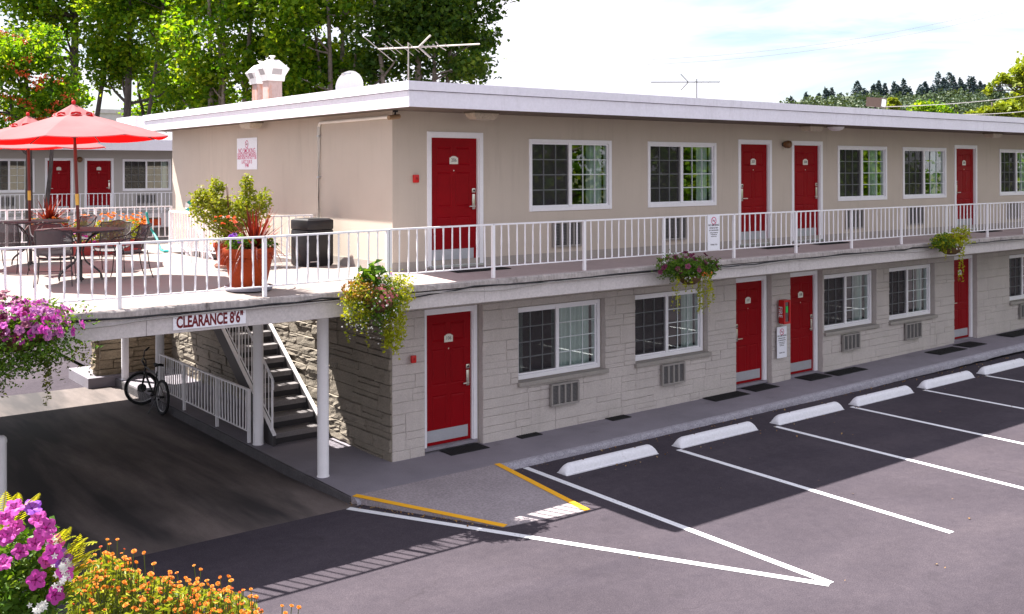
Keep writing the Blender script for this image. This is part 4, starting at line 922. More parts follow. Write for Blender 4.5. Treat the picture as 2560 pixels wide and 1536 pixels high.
def umbrella(label, x, y, zb, lean, ph, zr=2.02, ztop_=2.46, r=1.30):
    t = thing('patio_umbrella', label, 'umbrella', (x, y, zb), 'faded red patio umbrellas on the deck')
    T = Matrix.Rotation(lean[0], 4, 'X') @ Matrix.Rotation(lean[1], 4, 'Y')
    n = 8; loc3 = lambda p: Vector((x, y, zb))+(T @ Vector(p))
    z0, z1 = zr, ztop_
    def ringpt(a, q, sag=0): return (r*q*math.cos(a), r*q*math.sin(a), z0+(z1-z0)*(1-q)**.92-sag)
    K = 9; S = 6; mb = MB(); V = []; F = []
    for k in range(n):
        a0, a1 = ph+2*math.pi*k/n, ph+2*math.pi*(k+1)/n; base = len(V)
        for i in range(K+1):
            q = .16+.84*i/K; A, B = Vector(ringpt(a0, q)), Vector(ringpt(a1, q))
            for j in range(S+1):
                u = j/S; p = A.lerp(B, u); p.z -= .05*q*4*u*(1-u)*.5; V.append(loc3(p))
        for i in range(K):
            for j in range(S): b = base+i*(S+1)+j; F.append((b, b+S+1, b+S+2, b+1))
        b = base+K*(S+1)
        e = len(V)
        for j in range(S+1): V.append(V[b+j]+(T @ Vector((0, 0, -.012))))
        for j in range(S): F.append((b+j, e+j, e+j+1, b+j+1))
    mb.add(V, F).build('canopy', M['canvas'], t, smooth='auto')
    mb = MB(); V = [loc3((0, 0, z1+.105))]; F = []
    for k in range(n*4):
        a = ph+2*math.pi*k/(n*4); c = .5+.5*math.cos(n*a-n*ph); q = .22
        V.append(loc3((r*q*math.cos(a), r*q*math.sin(a), z0+(z1-z0)*(1-q)+.028-.035*c)))
    for k in range(n*4): F.append((0, 1+k, 1+(k+1) % (n*4)))
    mb.add(V, F).build('vent_cap', M['canvas'], t)
    mb = MB()
    for k in range(n):
        a = ph+2*math.pi*(k+.5)/n; q = .20; c = Vector((r*q*math.cos(a), r*q*math.sin(a), z0+(z1-z0)*(1-q)+.012)); tt = Vector((-math.sin(a), math.cos(a), 0)); oo = Vector((math.cos(a), math.sin(a), 0))
        mb.add([loc3(c-tt*.075), loc3(c+tt*.075), loc3(c+tt*.06+Vector((0, 0, .034))), loc3(c+Vector((0, 0, .042))), loc3(c-tt*.06+Vector((0, 0, .034)))], [(0, 1, 2, 3, 4)])
    mb.build('vent_gap_cloth', M['redhem'], t)
    for k in range(n):
        a = ph+2*math.pi*k/n
        rb = MB().tube([loc3(Vector(ringpt(a, .05))-Vector((0, 0, .02))), loc3(Vector(ringpt(a, .55))-Vector((0, 0, .02))), loc3(Vector(ringpt(a, .985))-Vector((0, 0, .018)))], .011, 5).build('rib', M['pole'], t)
        MB().tube([loc3((.03*math.cos(a), .03*math.sin(a), z0+.02)), loc3(Vector(ringpt(a, .52))-Vector((0, 0, .03)))], .010, 5).build('strut', M['pole'], rb)
    MB().tube([loc3((0, 0, 0)), loc3((0, 0, z1+.10))], .023, 12).build('pole', M['pole'], t, smooth='auto')
    MB().tube([loc3((0, 0, 1.08)), loc3((0, 0, 1.24))], .0265, 12).build('pole_sleeve', M['brass'], t, smooth='auto')
    MB().lathe([(.0, .16), (.022, .15), (.03, .12), (.02, .09), (.012, .07)], 10, tuple(loc3((0, 0, z1)))).build('finial', M['redhem'], t, smooth=True)
    MB().lathe([(.045, 0), (.05, .02), (.05, .03), (.028, .05), (.028, .30)], 14, (x, y, zb)).build('base_tube', M['rod'], t, smooth='auto')
    return t
ZD = F2-.045
ux, uy = -4.05, 1.89
umbrella('faded red patio umbrella nearest the front railing, standing in a round table', ux, uy, ZD, (R(-1.3), R(-1.7)), R(14), 2.03, 2.43, 1.30)
umbrella('faded red patio umbrella farther back, partly hidden by the nearer one', -3.98, 5.1, ZD, (R(.5), R(-1.0)), R(5), 1.97, 2.40, 1.30)
def table(label, x, y):
    t = thing('patio_table', label, 'table', (x, y, ZD), 'round dark metal patio tables')
    h = .72; r = .60
    MB().lathe([(.03, h-.012), (r-.01, h-.012), (r, h-.004), (r, h+.012), (r-.012, h+.016), (.03, h+.008), (.03, h-.012)], 40, (x, y, ZD)).build('tabletop', M['mesh'], t, smooth='auto')
    for k in range(6):
        a = 2*math.pi*k/6+.3; c, s = math.cos(a), math.sin(a)
        P = [(x+c*q, y+s*q, ZD+z) for q, z in ((.30, h-.02), (.16, h-.10), (.055, h-.24), (.05, .36), (.10, .26), (.22, .18), (.31, .10), (.325, .015))]
        MB().tube(smooth_path(P), .0105, 6).build('leg', M['rod'], t, smooth='auto')
    return t
def smooth_path(P, k=4):
    P = [Vector(p) for p in P]; out = []
    for i in range(len(P)-1):
        p0, p1, p2, p3 = P[max(i-1, 0)], P[i], P[i+1], P[min(i+2, len(P)-1)]
        for j in range(k):
            t = j/k; out.append(.5*((2*p1)+(p2-p0)*t+(2*p0-5*p1+4*p2-p3)*t*t+(3*p1-p0-3*p2+p3)*t**3))
    return out+[P[-1]]
table('round dark metal patio table at the nearer umbrella', ux, uy); table('round dark metal patio table at the farther umbrella', -3.98, 5.1)
def meshmat():
    m, nt, out = newmat('open_steel_mesh'); d = _n(nt, 'ShaderNodeBsdfPrincipled'); d.inputs['Base Color'].default_value = (.045, .037, .048, 1); d.inputs['Roughness'].default_value = .5
    t = _n(nt, 'ShaderNodeBsdfTransparent'); x = _n(nt, 'ShaderNodeMixShader'); x.inputs[0].default_value = .84
    nt.links.new(t.outputs[0], x.inputs[1]); nt.links.new(d.outputs[0], x.inputs[2]); nt.links.new(x.outputs[0], out.inputs[0]); return m
M['openmesh'] = meshmat()
def make_chair():
    t = thing('patio_chair', 'x', 'chair', (0, 0, 0), 'dark mesh metal patio chairs round the tables')
    # seat: slightly dished mesh sheet with rolled front edge; faces +y
    V = []; nu, nv = 9, 9
    for i in range(nu):
        for j in range(nv):
            u, v = i/(nu-1)*2-1, j/(nv-1)
            y = -.21+.44*v; z = .425+.02*u*u-.02*math.sin(v*3.1)-(.05*max(0, v-.85)/.15); V.append((u*(.235+.02*v), y, z))
    F = [(i*nv+j, (i+1)*nv+j, (i+1)*nv+j+1, i*nv+j+1) for i in range(nu-1) for j in range(nv-1)]
    mb = MB(); mb.add(V, F); mb.add([(p[0], p[1], p[2]-.012) for p in V], [f[::-1] for f in F]); 
    mb.build('seat', M['mesh'], t, smooth=True)
    V = []; nv = 8
    for i in range(nu):
        for j in range(nv):
            u, v = i/(nu-1)*2-1, j/(nv-1)
            zz = .47+.40*v-(.035*u*u*v)+.012*math.cos(u*6)*v; y = -.205-.12*v+.10*abs(u)**2.2; V.append((u*.255, y, zz))
    F = [(i*nv+j, (i+1)*nv+j, (i+1)*nv+j+1, i*nv+j+1) for i in range(nu-1) for j in range(nv-1)]
    mb = MB(); mb.add(V, F); mb.build('backrest', M['openmesh'], t, smooth=True)
    P = [V[0]]+[V[k] for k in range(1, nv)]+[V[i*nv+nv-1] for i in range(1, nu)]+[V[(nu-1)*nv+k] for k in range(nv-2, -1, -1)]; MB().tube(P, .0095, 6).build('back_frame', M['rod'], t, smooth='auto')
    for s in (-1, 1):
        MB().tube(smooth_path([(s*.255, -.22, .84), (s*.285, -.06, .70), (s*.29, .12, .655), (s*.29, .20, .63), (s*.285, .215, .58), (s*.265, .17, .43)]), .010, 6).build('armrest', M['mesh'], t, smooth='auto')
        mb = MB().tube(smooth_path([(s*.245, .19, .42), (s*.255, .20, .30), (s*.265, .215, .12), (s*.28, .24, .01)]), .0085, 6); mb.lathe([(.0, .012), (.020, .010), (.022, 0)], 8, (s*.28, .24, 0)); mb.build('leg', M['rod'], t, smooth='auto')
        mb = MB().tube(smooth_path([(s*.25, -.20, .46), (s*.25, -.21, .40), (s*.255, -.235, .2), (s*.265, -.29, .01)]), .0085, 6); mb.lathe([(.0, .012), (.020, .010), (.022, 0)], 8, (s*.265, -.29, 0)); mb.build('leg', M['rod'], t, smooth='auto')
    MB().tube([(-.262, -.225, .24), (.262, -.225, .24)], .006, 5).build('stretcher', M['rod'], t)
    return t
ch = make_chair(); CH = [(-4.52, 1.36, (.35, .93), 'dark mesh patio chair left of the nearer umbrella pole, its back to the railing'),
    (-3.38, 1.78, (-.96, .05), 'dark mesh patio chair right of the nearer table, turned sideways'),
    (-4.22, 2.85, (.1, -1), 'dark mesh patio chair behind the nearer table, facing the railing'),
    (-3.30, 2.90, (-.55, -.8), 'dark mesh patio chair behind right of the nearer table'),
    (-4.85, 4.45, (.75, .6), 'dark mesh patio chair at the far table, cut by the left photo edge'),
    (-4.62, 3.75, (.55, .85), 'dark mesh patio chair between the two tables, back toward the nearer one'),
    (-3.1, 5.5, (-.9, -.3), 'dark mesh patio chair right of the farther table')]
for i, (x, y, f, l) in enumerate(CH):
    o = ch if i == 0 else copy_tree(ch)
    o.location = (x, y, ZD); o.scale = (.9, .9, .9); o.rotation_euler = (0, 0, math.atan2(f[1], f[0])-math.pi/2); o['label'] = l
# ------------------------------------------------------------------ bicycle leaning at the drive railing
M['bike'] = mat('black_bike_paint', (.014, .013, .016), .35); M['rim'] = mat('dull_rim_metal', (.35, .34, .35), .35, metal=.8)
bk = thing('bicycle', 'black mountain bicycle leaning beside the column under the deck, front wheel turned', 'bicycle', (-1.62, 6.1, ZD0))
zg = ZD0+.003; Rw = .325
fw = onZ(354, 1003, zg); rw = onZ(421, 1036, zg)
fw = Vector((-1.62, 6.74, zg)); rw = Vector((-1.585, 5.66, zg)); fdir = (fw-rw).normalized(); leanv = Vector((.04, 0, 1)).normalized()
def wheel(c, axis, name):
    axis = axis.normalized(); u = axis.orthogonal().normalized(); v = axis.cross(u); n = 40; w = None
    P = [c+(u*math.cos(2*math.pi*i/n)+v*math.sin(2*math.pi*i/n))*(Rw-.027) for i in range(n)]
    def ringtube(rad, r, k):
        mb = MB(); V = []
        for i in range(n):
            d = u*math.cos(2*math.pi*i/n)+v*math.sin(2*math.pi*i/n)
            for j in range(k): q = 2*math.pi*j/k; V.append(c+d*(rad+r*math.cos(q))+axis*(r*math.sin(q)))
        mb.add(V, [(i*k+j, i*k+(j+1) % k, ((i+1) % n)*k+(j+1) % k, ((i+1) % n)*k+j) for i in range(n) for j in range(k)]); return mb
    o = ringtube(Rw-.027, .027, 8).build('wheel', M['black'], bk, smooth=True)
    ringtube(Rw-.062, .011, 6).build('rim', M['rim'], o, smooth=True)
    mb = MB()
    for i in range(24):
        d = u*math.cos(2*math.pi*i/24)+v*math.sin(2*math.pi*i/24); mb.tube([c+d*.02+axis*(.025 if i % 2 else -.025), c+d*(Rw-.07)], .0016, 3, caps=False)
    mb.build('spokes', M['rim'], o)
    mb = MB().tube([c-axis*.05, c+axis*.05], .022, 10); mb.tube([c+axis*.03, c+axis*.034], .085, 20); mb.build('hub', M['bike'], o)
side = fdir.cross(leanv).normalized()
up = leanv
def B(a, h, s=0.): return rw+fdir*a+up*h+side*s    # along, height, sideways
steer = Matrix.Rotation(R(64), 3, 'Z'); sdir = (steer @ fdir).normalized(); sside = sdir.cross(up).normalized()
wheel(B(0, Rw), side, 'rear'); wc = B(1.06, Rw); wheel(wc, sside, 'front')
fr = MB(); head0, head1 = B(.93, .66), B(.89, .80); bb = B(.44, .29); seat = B(.30, .76); rear = B(0, Rw)
for a, b, r in ((head0, bb, .022), (head1-up*.03, seat-up*.08, .018), (seat, bb, .017), (bb, rear+side*.05, .010), (bb, rear-side*.05, .010), (seat-up*.12, rear+side*.05, .009), (seat-up*.12, rear-side*.05, .009), (head0, head1, .022)): fr.tube([a, b], r, 8)
fr.build('frame', M['bike'], bk, smooth='auto')
cr = head0-up*.04
MB().tube([cr+sside*.06, wc+sside*.06], .017, 8).tube([cr-sside*.06, wc-sside*.06], .017, 8).tube([cr-sside*.07, cr+sside*.07], .02, 8).build('fork', M['bike'], bk, smooth='auto')
hb = head1+up*.14+sdir*.05
MB().tube([head1, head1+up*.08, hb], .015, 8).tube(smooth_path([hb-sside*.33-up*.10-sdir*.06, hb-sside*.2-up*.03, hb-sside*.06, hb+sside*.06, hb+sside*.2+up*.10, hb+sside*.33+up*.15-sdir*.06]), .012, 8).build('handlebar', M['bike'], bk, smooth='auto')
for s in (-1, 1):
    MB().tube([hb+sside*s*.22+up*(.035+.075*s)-sdir*.02, hb+sside*s*.335+up*(.025+.125*s)-sdir*.065], .018, 8).build('grip', M['black'], bk)
sd_ = MB(); V = []
for i, (a, w) in enumerate(((-.13, .075), (-.09, .085), (-.02, .06), (.06, .028), (.14, .02))):
    for s in (-1, 0, 1): V.append(seat+up*(.14+(.012 if s == 0 else -.01)+(.02 if i == 0 else 0))+fdir*a+side*s*w)
for i in range(5):
    for s in (-1, 0, 1): V.append(V[i*3+s+1]-up*.035)
sd_.add(V, [(i*3+j, i*3+j+1, i*3+j+4, i*3+j+3) for i in range(4) for j in range(2)]+[(15+i*3+j, 15+i*3+j+3, 15+i*3+j+4, 15+i*3+j+1) for i in range(4) for j in range(2)]+[(i*3, i*3+3, 15+i*3+3, 15+i*3) for i in range(4)]+[(i*3+2, 15+i*3+2, 15+i*3+5, i*3+5) for i in range(4)])
sd_.build('saddle', M['black'], bk, smooth=True); MB().tube([seat, seat+up*.13], .013, 8).build('seat_post', M['rim'], bk)
mb = MB(); c = bb; mb.tube([c-side*.05, c+side*.05], .02, 10); mb.tube([c+side*.045, c+side*.05], .09, 20); mb.tube([c+side*.06, c+side*.06+fdir*.12-up*.11], .010, 6); mb.tube([c-side*.06, c-side*.06-fdir*.12+up*.11], .010, 6); mb.build('crankset', M['bike'], bk)
for s in (1, -1):
    q = c+side*s*.06+(fdir*.12-up*.11)*s; mb = MB(); obox(mb, q+side*s*.05, side, fdir, up, .045, .04, .012); mb.build('pedal', M['black'], bk)
MB().tube([B(.15, .27, -.05), B(.12, .01, -.22)], .008, 6).build('kickstand', M['bike'], bk)
# ------------------------------------------------------------------ plant tools
def stamp(mb, T, P, N, S, rng=RNG):
    """copies of template T=(verts, tri/quad faces as list, mats) at P, +z turned to N, random spin, size S"""
    V0, F0, K0 = T; V0 = np.array(V0); n = len(P)
    N = N/(np.linalg.norm(N, axis=1)[:, None]+1e-9); h = rng.normal(size=(n, 3)); A = np.cross(N, h); A /= np.linalg.norm(A, axis=1)[:, None]+1e-9; B = np.cross(N, A)
    W = P[:, None, :]+S[:, None, None]*(V0[None, :, 0, None]*A[:, None, :]+V0[None, :, 1, None]*B[:, None, :]+V0[None, :, 2, None]*N[:, None, :])
    o = len(mb.v); mb.v += [tuple(p) for p in W.reshape(-1, 3).tolist()]; m = len(V0)
    for i in range(n):
        for f, k in zip(F0, K0): mb.f.append(tuple(o+i*m+j for j in f)); mb.m.append(k)
def petunia_tpl():
    V = [(0, 0, -.55)]; F = []; K = []; n = 20
    for rr, zz in ((.16, -.20), (.55, .02), (1., .0)):
        for j in range(n):
            a = 2*math.pi*j/n; lob = 1+.10*math.cos(5*a)*(rr > .5)-.10*(rr > .9)*(1 if math.cos(5*a) < -.9 else 0)
            V.append((rr*lob*math.cos(a), rr*lob*math.sin(a), zz+.07*math.cos(5*a)*(rr > .9)+.05*math.sin(3*a)*(rr > .9)))
    for j in range(n): F.append((0, 1+j, 1+(j+1) % n)); K.append(1)
    for i in range(2):
        for j in range(n): F.append((1+i*n+j, 1+i*n+(j+1) % n, 1+(i+1)*n+(j+1) % n, 1+(i+1)*n+j)); K.append(1 if i == 0 and j % 4 < 1 else 0)
    return V, F, K
def small_tpl(n=5):
    V = [(0, 0, .05)]; F = []; K = []
    for j in range(n):
        a = 2*math.pi*j/n; b = math.pi/n*.8
        V += [(.55*math.cos(a-b), .55*math.sin(a-b), .1), (1.*math.cos(a), 1.*math.sin(a), .15), (.55*math.cos(a+b), .55*math.sin(a+b), .1)]
        F.append((0, 1+3*j, 2+3*j, 3+3*j)); K.append(0)
    return V, F, K
def marigold_tpl():
    V = []; F = []; K = []
    def ring(n, r0, r1, z0, z1, k, ph):
        for j in range(n):
            a = 2*math.pi*(j+ph)/n; b = math.pi/n*1.05; o = len(V)
            V.extend([(r0*math.cos(a), r0*math.sin(a), z0), (r1*.85*math.cos(a-b), r1*.85*math.sin(a-b), z1), (r1*math.cos(a), r1*math.sin(a), z1-.06), (r1*.85*math.cos(a+b), r1*.85*math.sin(a+b), z1)])
            F.append((o, o+1, o+2, o+3)); K.append(k)
    ring(10, .1, 1., .0, .10, 0, 0); ring(9, .1, .8, .05, .24, 1, .5); ring(7, .05, .52, .12, .36, 0, .2); ring(5, .02, .26, .2, .42, 1, .6)
    return V, F, K
PET, SML, MAR = petunia_tpl(), small_tpl(5), marigold_tpl()
def petal(name, a, vs=8, tr=.35):
    m, nt, out = newmat(name); gi = _n(nt, 'ShaderNodeNewGeometry')
    c = ramp(nt, gi.outputs['Random Per Island'], [(.1, tuple(np.array(a)*.72)), (.5, a), (.9, tuple(np.minimum(np.array(a)*1.2+.03, .95)))])
    d = _n(nt, 'ShaderNodeBsdfPrincipled'); d.inputs['Roughness'].default_value = .6; nt.links.new(c, d.inputs['Base Color'])
    t = _n(nt, 'ShaderNodeBsdfTranslucent'); nt.links.new(c, t.inputs[0]); x = _n(nt, 'ShaderNodeMixShader'); x.inputs[0].default_value = tr
    nt.links.new(d.outputs[0], x.inputs[1]); nt.links.new(t.outputs[0], x.inputs[2]); nt.links.new(x.outputs[0], out.inputs[0]); return m
M['pinkpet'] = petal('pink_petals', (.58, .050, .42)); M['pinkthroat'] = petal('magenta_throat', (.26, .006, .15))
M['palepet'] = petal('pale_lilac_petals', (.56, .19, .47)); M['purplethroat'] = petal('purple_throat', (.18, .03, .30))
M['wine'] = petal('wine_petals', (.16, .006, .055)); M['winethroat'] = petal('dark_wine_throat', (.05, .002, .02))
M['violet'] = petal('violet_petals', (.26, .05, .52)); M['whitepet'] = petal('white_petals', (.80, .80, .78)); M['coral'] = petal('coral_petals', (.80, .22, .24))
M['orange'] = petal('orange_petals', (.74, .15, .002)); M['amberpet'] = petal('amber_petals', (.80, .36, .005)); M['redpet'] = petal('red_orange_petals', (.60, .05, .008))
M['leaf'] = leafmat('planter_leaves', [(.035, .095, .012), (.09, .19, .018), (.18, .27, .025)], .4, 4)
M['lime'] = leafmat('lime_trailing_leaves', [(.18, .24, .010), (.36, .40, .014), (.50, .48, .025)], .4, 4)
M['shrubleaf'] = leafmat('yellow_green_shrub_leaves', [(.10, .15, .012), (.25, .30, .02), (.42, .42, .05)], .4, 5)
M['fernleaf'] = leafmat('bright_fern', [(.24, .28, .012), (.40, .40, .015), (.52, .48, .02)], .4, 6)
M['cordy'] = leafmat('red_strap_leaves', [(.06, .005, .005), (.14, .012, .009), (.26, .035, .022)], .3, 9)
M['soil'] = mat('potting_soil', (.05, .035, .025), .95, .3, 12)
M['coir'] = mat('brown_coir', (.13, .075, .035), .95, .3, 10, .2, 60, .6, 50)
M['stem'] = mat('green_stem', (.10, .13, .03), .7)
def straps(mb, c, n, L, spread, w, rng, droop=.5):
    for i in range(n):
        a = rng.uniform(0, 6.283); el = rng.uniform(.15, 1.)**.6*math.pi/2*(1-spread*rng.random()); l = L*rng.uniform(.55, 1.); K = 6; V = []
        d = Vector((math.cos(a)*math.cos(el), math.sin(a)*math.cos(el), math.sin(el))); s = Vector((-math.sin(a), math.cos(a), 0))
        for k in range(K+1):
            t = k/K; p = Vector(c)+d*l*t+Vector((0, 0, -droop*l*t*t*t*math.cos(el))); ww = w*(1-t)**.6*(.5+.5*min(1, t*5))
            if k < K: V += [p-s*ww, p+Vector((0, 0, -.15*ww)), p+s*ww]
            else: V += [p]
        F = [(3*k+j, 3*k+j+1, 3*k+4+j, 3*k+3+j) for k in range(K-1) for j in (0, 1)]+[(3*(K-1), 3*(K-1)+1, 3*K), (3*(K-1)+1, 3*(K-1)+2, 3*K)]
        mb.add(V, F)
def terracotta(t, x, y, z, r, h, sauc=True, col='terra'):
    k = r/.345
    MB().lathe([(r*.66, .03), (r*.90, h*.72), (r*.935, h*.73), (r*.94, h*.76), (r*.915, h*.775), (r*.93, h*.79), (r*.96, h*.81), (r*1.0, h*.84), (r*1.0, h*.985), (r*.985, h), (r*.90, h), (r*.87, h*.9), (0, h*.9)], 40, (x, y, z)).build('pot', M[col], t, smooth='auto')
    MB().lathe([(r*.84, h*.905), (0, h*.92)], 24, (x, y, z)).build('soil', M['soil'], t)
rp = np.random.default_rng(31)
# big terracotta pot by the railing
px_, py_ = -2.63, -.70; zp = ztop(py_)
pt = thing('potted_plant', 'large terracotta pot with red strap leaves and flowers, standing at the front railing', 'potted plant', (px_, py_, zp))
terracotta(pt, px_, py_, zp, .335, .56)
MB().lathe([(.26, .0), (.30, .012), (.315, .06), (.305, .065), (.29, .03), (0, .03)], 36, (px_, py_, zp)).build('saucer', mat('grey_blue_saucer', (.22, .22, .27), .5, .1), pt, smooth='auto')
mb = MB(); straps(mb, (px_+.08, py_, zp+.49), 90, .78, .8, .016, rp, .75); straps(mb, (px_+.08, py_, zp+.51), 75, .74, .28, .018, rp, .1); mb.build('strap_leaves', M['cordy'], pt)
mb = MB(); V, F = leaves(np.concatenate([blob_pts((px_-.14, py_-.05, zp+.64), (.20, .20, .10), 420, .2, rp), blob_pts((px_+.2, py_-.1, zp+.62), (.12, .14, .06), 160, .2, rp)]), .055, rng=rp); mb.raw(V, F).build('foliage', M['leaf'], pt)
mb = MB(); P = blob_pts((px_-.25, py_-.1, zp+.70), (.11, .13, .07), 6, .7, rp); stamp(mb, PET, P, P-np.array((px_-.1, py_+.2, zp+.5)), np.full(6, .036), rp); mb.build('violet_blossoms', [M['violet'], M['purplethroat']], pt)
mb = MB(); P = blob_pts((px_-.05, py_+.1, zp+.98), (.2, .16, .08), 14, .5, rp); P[:, 0] -= .2; P[:, 2] -= .06; stamp(mb, MAR, P, np.tile((-.1, -.3, 1.), (14, 1))+rp.normal(0, .3, (14, 3)), rp.uniform(.018, .030, 14), rp); mb.build('orange_blossoms', [M['orange'], M['redpet']], pt)
# green shrub in a pot behind
sx_, sy_ = -1.62, 2.35; zp2 = ztop(0)
sh = thing('potted_shrub', 'leafy yellow green shrub in a terracotta pot beside the stairwell railing', 'potted shrub', (sx_, sy_, zp2))
terracotta(sh, sx_, sy_, zp2, .26, .40)
MB().lathe([(.20, .0), (.235, .01), (.25, .05), (.24, .055), (.22, .02), (0, .02)], 30, (sx_, sy_, zp2)).build('saucer', mat('pink_clay_saucer', (.42, .25, .20), .8, .1), sh, smooth='auto')
mb = MB()
for i in range(14): 
    a = rp.uniform(0, 6.28); e = Vector((math.cos(a)*rp.uniform(.1, .55), math.sin(a)*rp.uniform(.1, .4), rp.uniform(.7, 1.25))); mb.tube([(sx_, sy_, zp2+.3), (sx_+e.x*.4, sy_+e.y*.4, zp2+.3+e.z*.45), (sx_+e.x, sy_+e.y, zp2+.15+e.z)], [.014, .010, .004], 5)
mb.build('stems', M['wood'], sh)
bl = [((-.36, -.02, .98), (.30, .27, .30), 900), ((.02, 0, .86), (.34, .3, .30), 900), ((.36, .02, .92), (.26, .26, .32), 800), ((-.22, 0, 1.28), (.13, .12, .18), 240), ((.30, .02, 1.28), (.12, .12, .22), 240), ((-.48, 0, 1.15), (.12, .12, .14), 160), ((-.05, 0, .58), (.26, .22, .22), 520), ((.60, .0, 1.05), (.12, .12, .2), 180)]
mb = MB(); P = np.concatenate([blob_pts((sx_+c[0], sy_+c[1], zp2+c[2]), r, int(n*1.1), .25, rp) for c, r, n in bl]); V, F = leaves(P, .062, rng=rp); mb.raw(V, F).build('foliage', M['shrubleaf'], sh)
# far pot with red strap leaves
fx, fy = -3.22, 7.0; zp3 = ztop(0)
fp = thing('potted_plant', 'terracotta pot of glowing red strap leaves behind the tables', 'potted plant', (fx, fy, zp3)); terracotta(fp, fx, fy, zp3, .33, .58)
mb = MB(); straps(mb, (fx, fy, zp3+.52), 85, .78, .6, .020, rp, .6); straps(mb, (fx, fy, zp3+.52), 40, .75, .2, .018, rp, .2); mb.build('strap_leaves', M['cordy'], fp)
mb = MB(); V, F = leaves(blob_pts((fx, fy, zp3+.6), (.34, .3, .09), 320, .2, rp), .06, rng=rp); mb.raw(V, F).build('foliage', M['leaf'], fp)
mb = MB(); P = blob_pts((fx-.05, fy-.2, zp3+.62), (.36, .15, .10), 46, .5, rp); stamp(mb, MAR, P, np.tile((0, -.5, 1.), (46, 1))+rp.normal(0, .3, (46, 3)), rp.uniform(.025, .04, 46), rp); mb.build('orange_blossoms', [M['orange'], M['amberpet']], fp)
# marigold trough behind the table
gx0, gx1, gy = -2.95, -1.75, 6.4; zt = ztop(0)
tr = thing('flower_trough', 'long low trough of orange marigolds and pink flowers behind the nearer table', 'planter', ((gx0+gx1)/2, gy, zt))
mb = MB(); mb.box(gx0, gx1, gy-.14, gy+.14, zt, zt+.26, c=.015); mb.build('trough', mat('dark_red_trough', (.28, .03, .03), .6), tr)
mb = MB(); P = rp.uniform((gx0, gy-.16, zt+.25), (gx1, gy+.16, zt+.62), (1300, 3)); V, F = leaves(P, .06, rng=rp); mb.raw(V, F).build('foliage', M['shrubleaf'], tr)
mb = MB(); P = rp.uniform((gx0-.05, gy-.2, zt+.46), (gx1+.1, gy+.16, zt+.78), (130, 3)); stamp(mb, MAR, P, np.tile((0, -.5, 1.), (130, 1))+rp.normal(0, .3, (130, 3)), rp.uniform(.022, .036, 130), rp); mb.build('orange_blossoms', [M['orange'], M['amberpet']], tr)
mb = MB(); P = rp.uniform((gx0-.05, gy-.25, zt+.2), (gx0+.5, gy, zt+.5), (26, 3)); stamp(mb, PET, P, np.tile((-.2, -.8, .6), (26, 1))+rp.normal(0, .3, (26, 3)), rp.uniform(.03, .04, 26), rp); mb.build('pink_blossoms', [M['pinkpet'], M['pinkthroat']], tr)
# red brown window box on the rear railing, hose
wb = thing('rail_planter', 'empty looking red brown planter box hung outside the rear deck railing', 'planter', (-1.1, 8.95, 3.2))
a = onY(345, 550, 8.95); b = onY(398, 550, 8.95)
MB().box(a.x, b.x, 8.85, 9.05, onY(370, 560, 8.95).z, onY(370, 541, 8.95).z, c=.01).build('planter_box', M['terra'], wb)
MB().box(a.x+.03, b.x-.03, 8.83, 9.0, onY(370, 541, 8.95).z-.02, onY(370, 541, 8.95).z+.012).build('soil', M['soil'], wb)
M['hose'] = mat('teal_hose', (.02, .34, .30), .45)
hp = [at(366, 526, 20.8), at(369, 545, 20.8), at(374, 562, 20.75), at(384, 580, 20.7), at(392, 594, 20.5), at(402, 601, 20.), at(416, 602, 19.8), at(422, 606, 19.7), at(408, 607, 19.6)]
hp = [Vector(p) for p in hp]; 
for i in range(5, 9): hp[i].z = F2-.01
o = MB().tube(smooth_path(hp), .022, 6).build('garden_hose', M['hose'], None, smooth=True); tag(o, 'teal garden hose hanging over the rear deck railing to the floor', 'hose')
pin = thing('garden_spinner', 'teal and white pinwheel ornament left of the potted shrub', 'ornament', (-1.35, 3.2, 2.8))
pc = at(478, 512, 17.3)
MB().tube([pc, (pc.x, pc.y, F2-.04)], .010, 6).build('stick', M['rail'], pin)
for k in range(6):
    a = k*math.pi/3+.4; d = dirx*math.cos(a)+Vector((0, 0, 1))*math.sin(a); e = dirx*math.cos(a+.9)+Vector((0, 0, 1))*math.sin(a+.9)
    MB().add([pc, pc+d*.12, pc+e*.10-Vector((_c, _s, 0))*.03], [(0, 1, 2)]).build('vane', M['hose'] if k % 2 else M['whitepet'], pin)
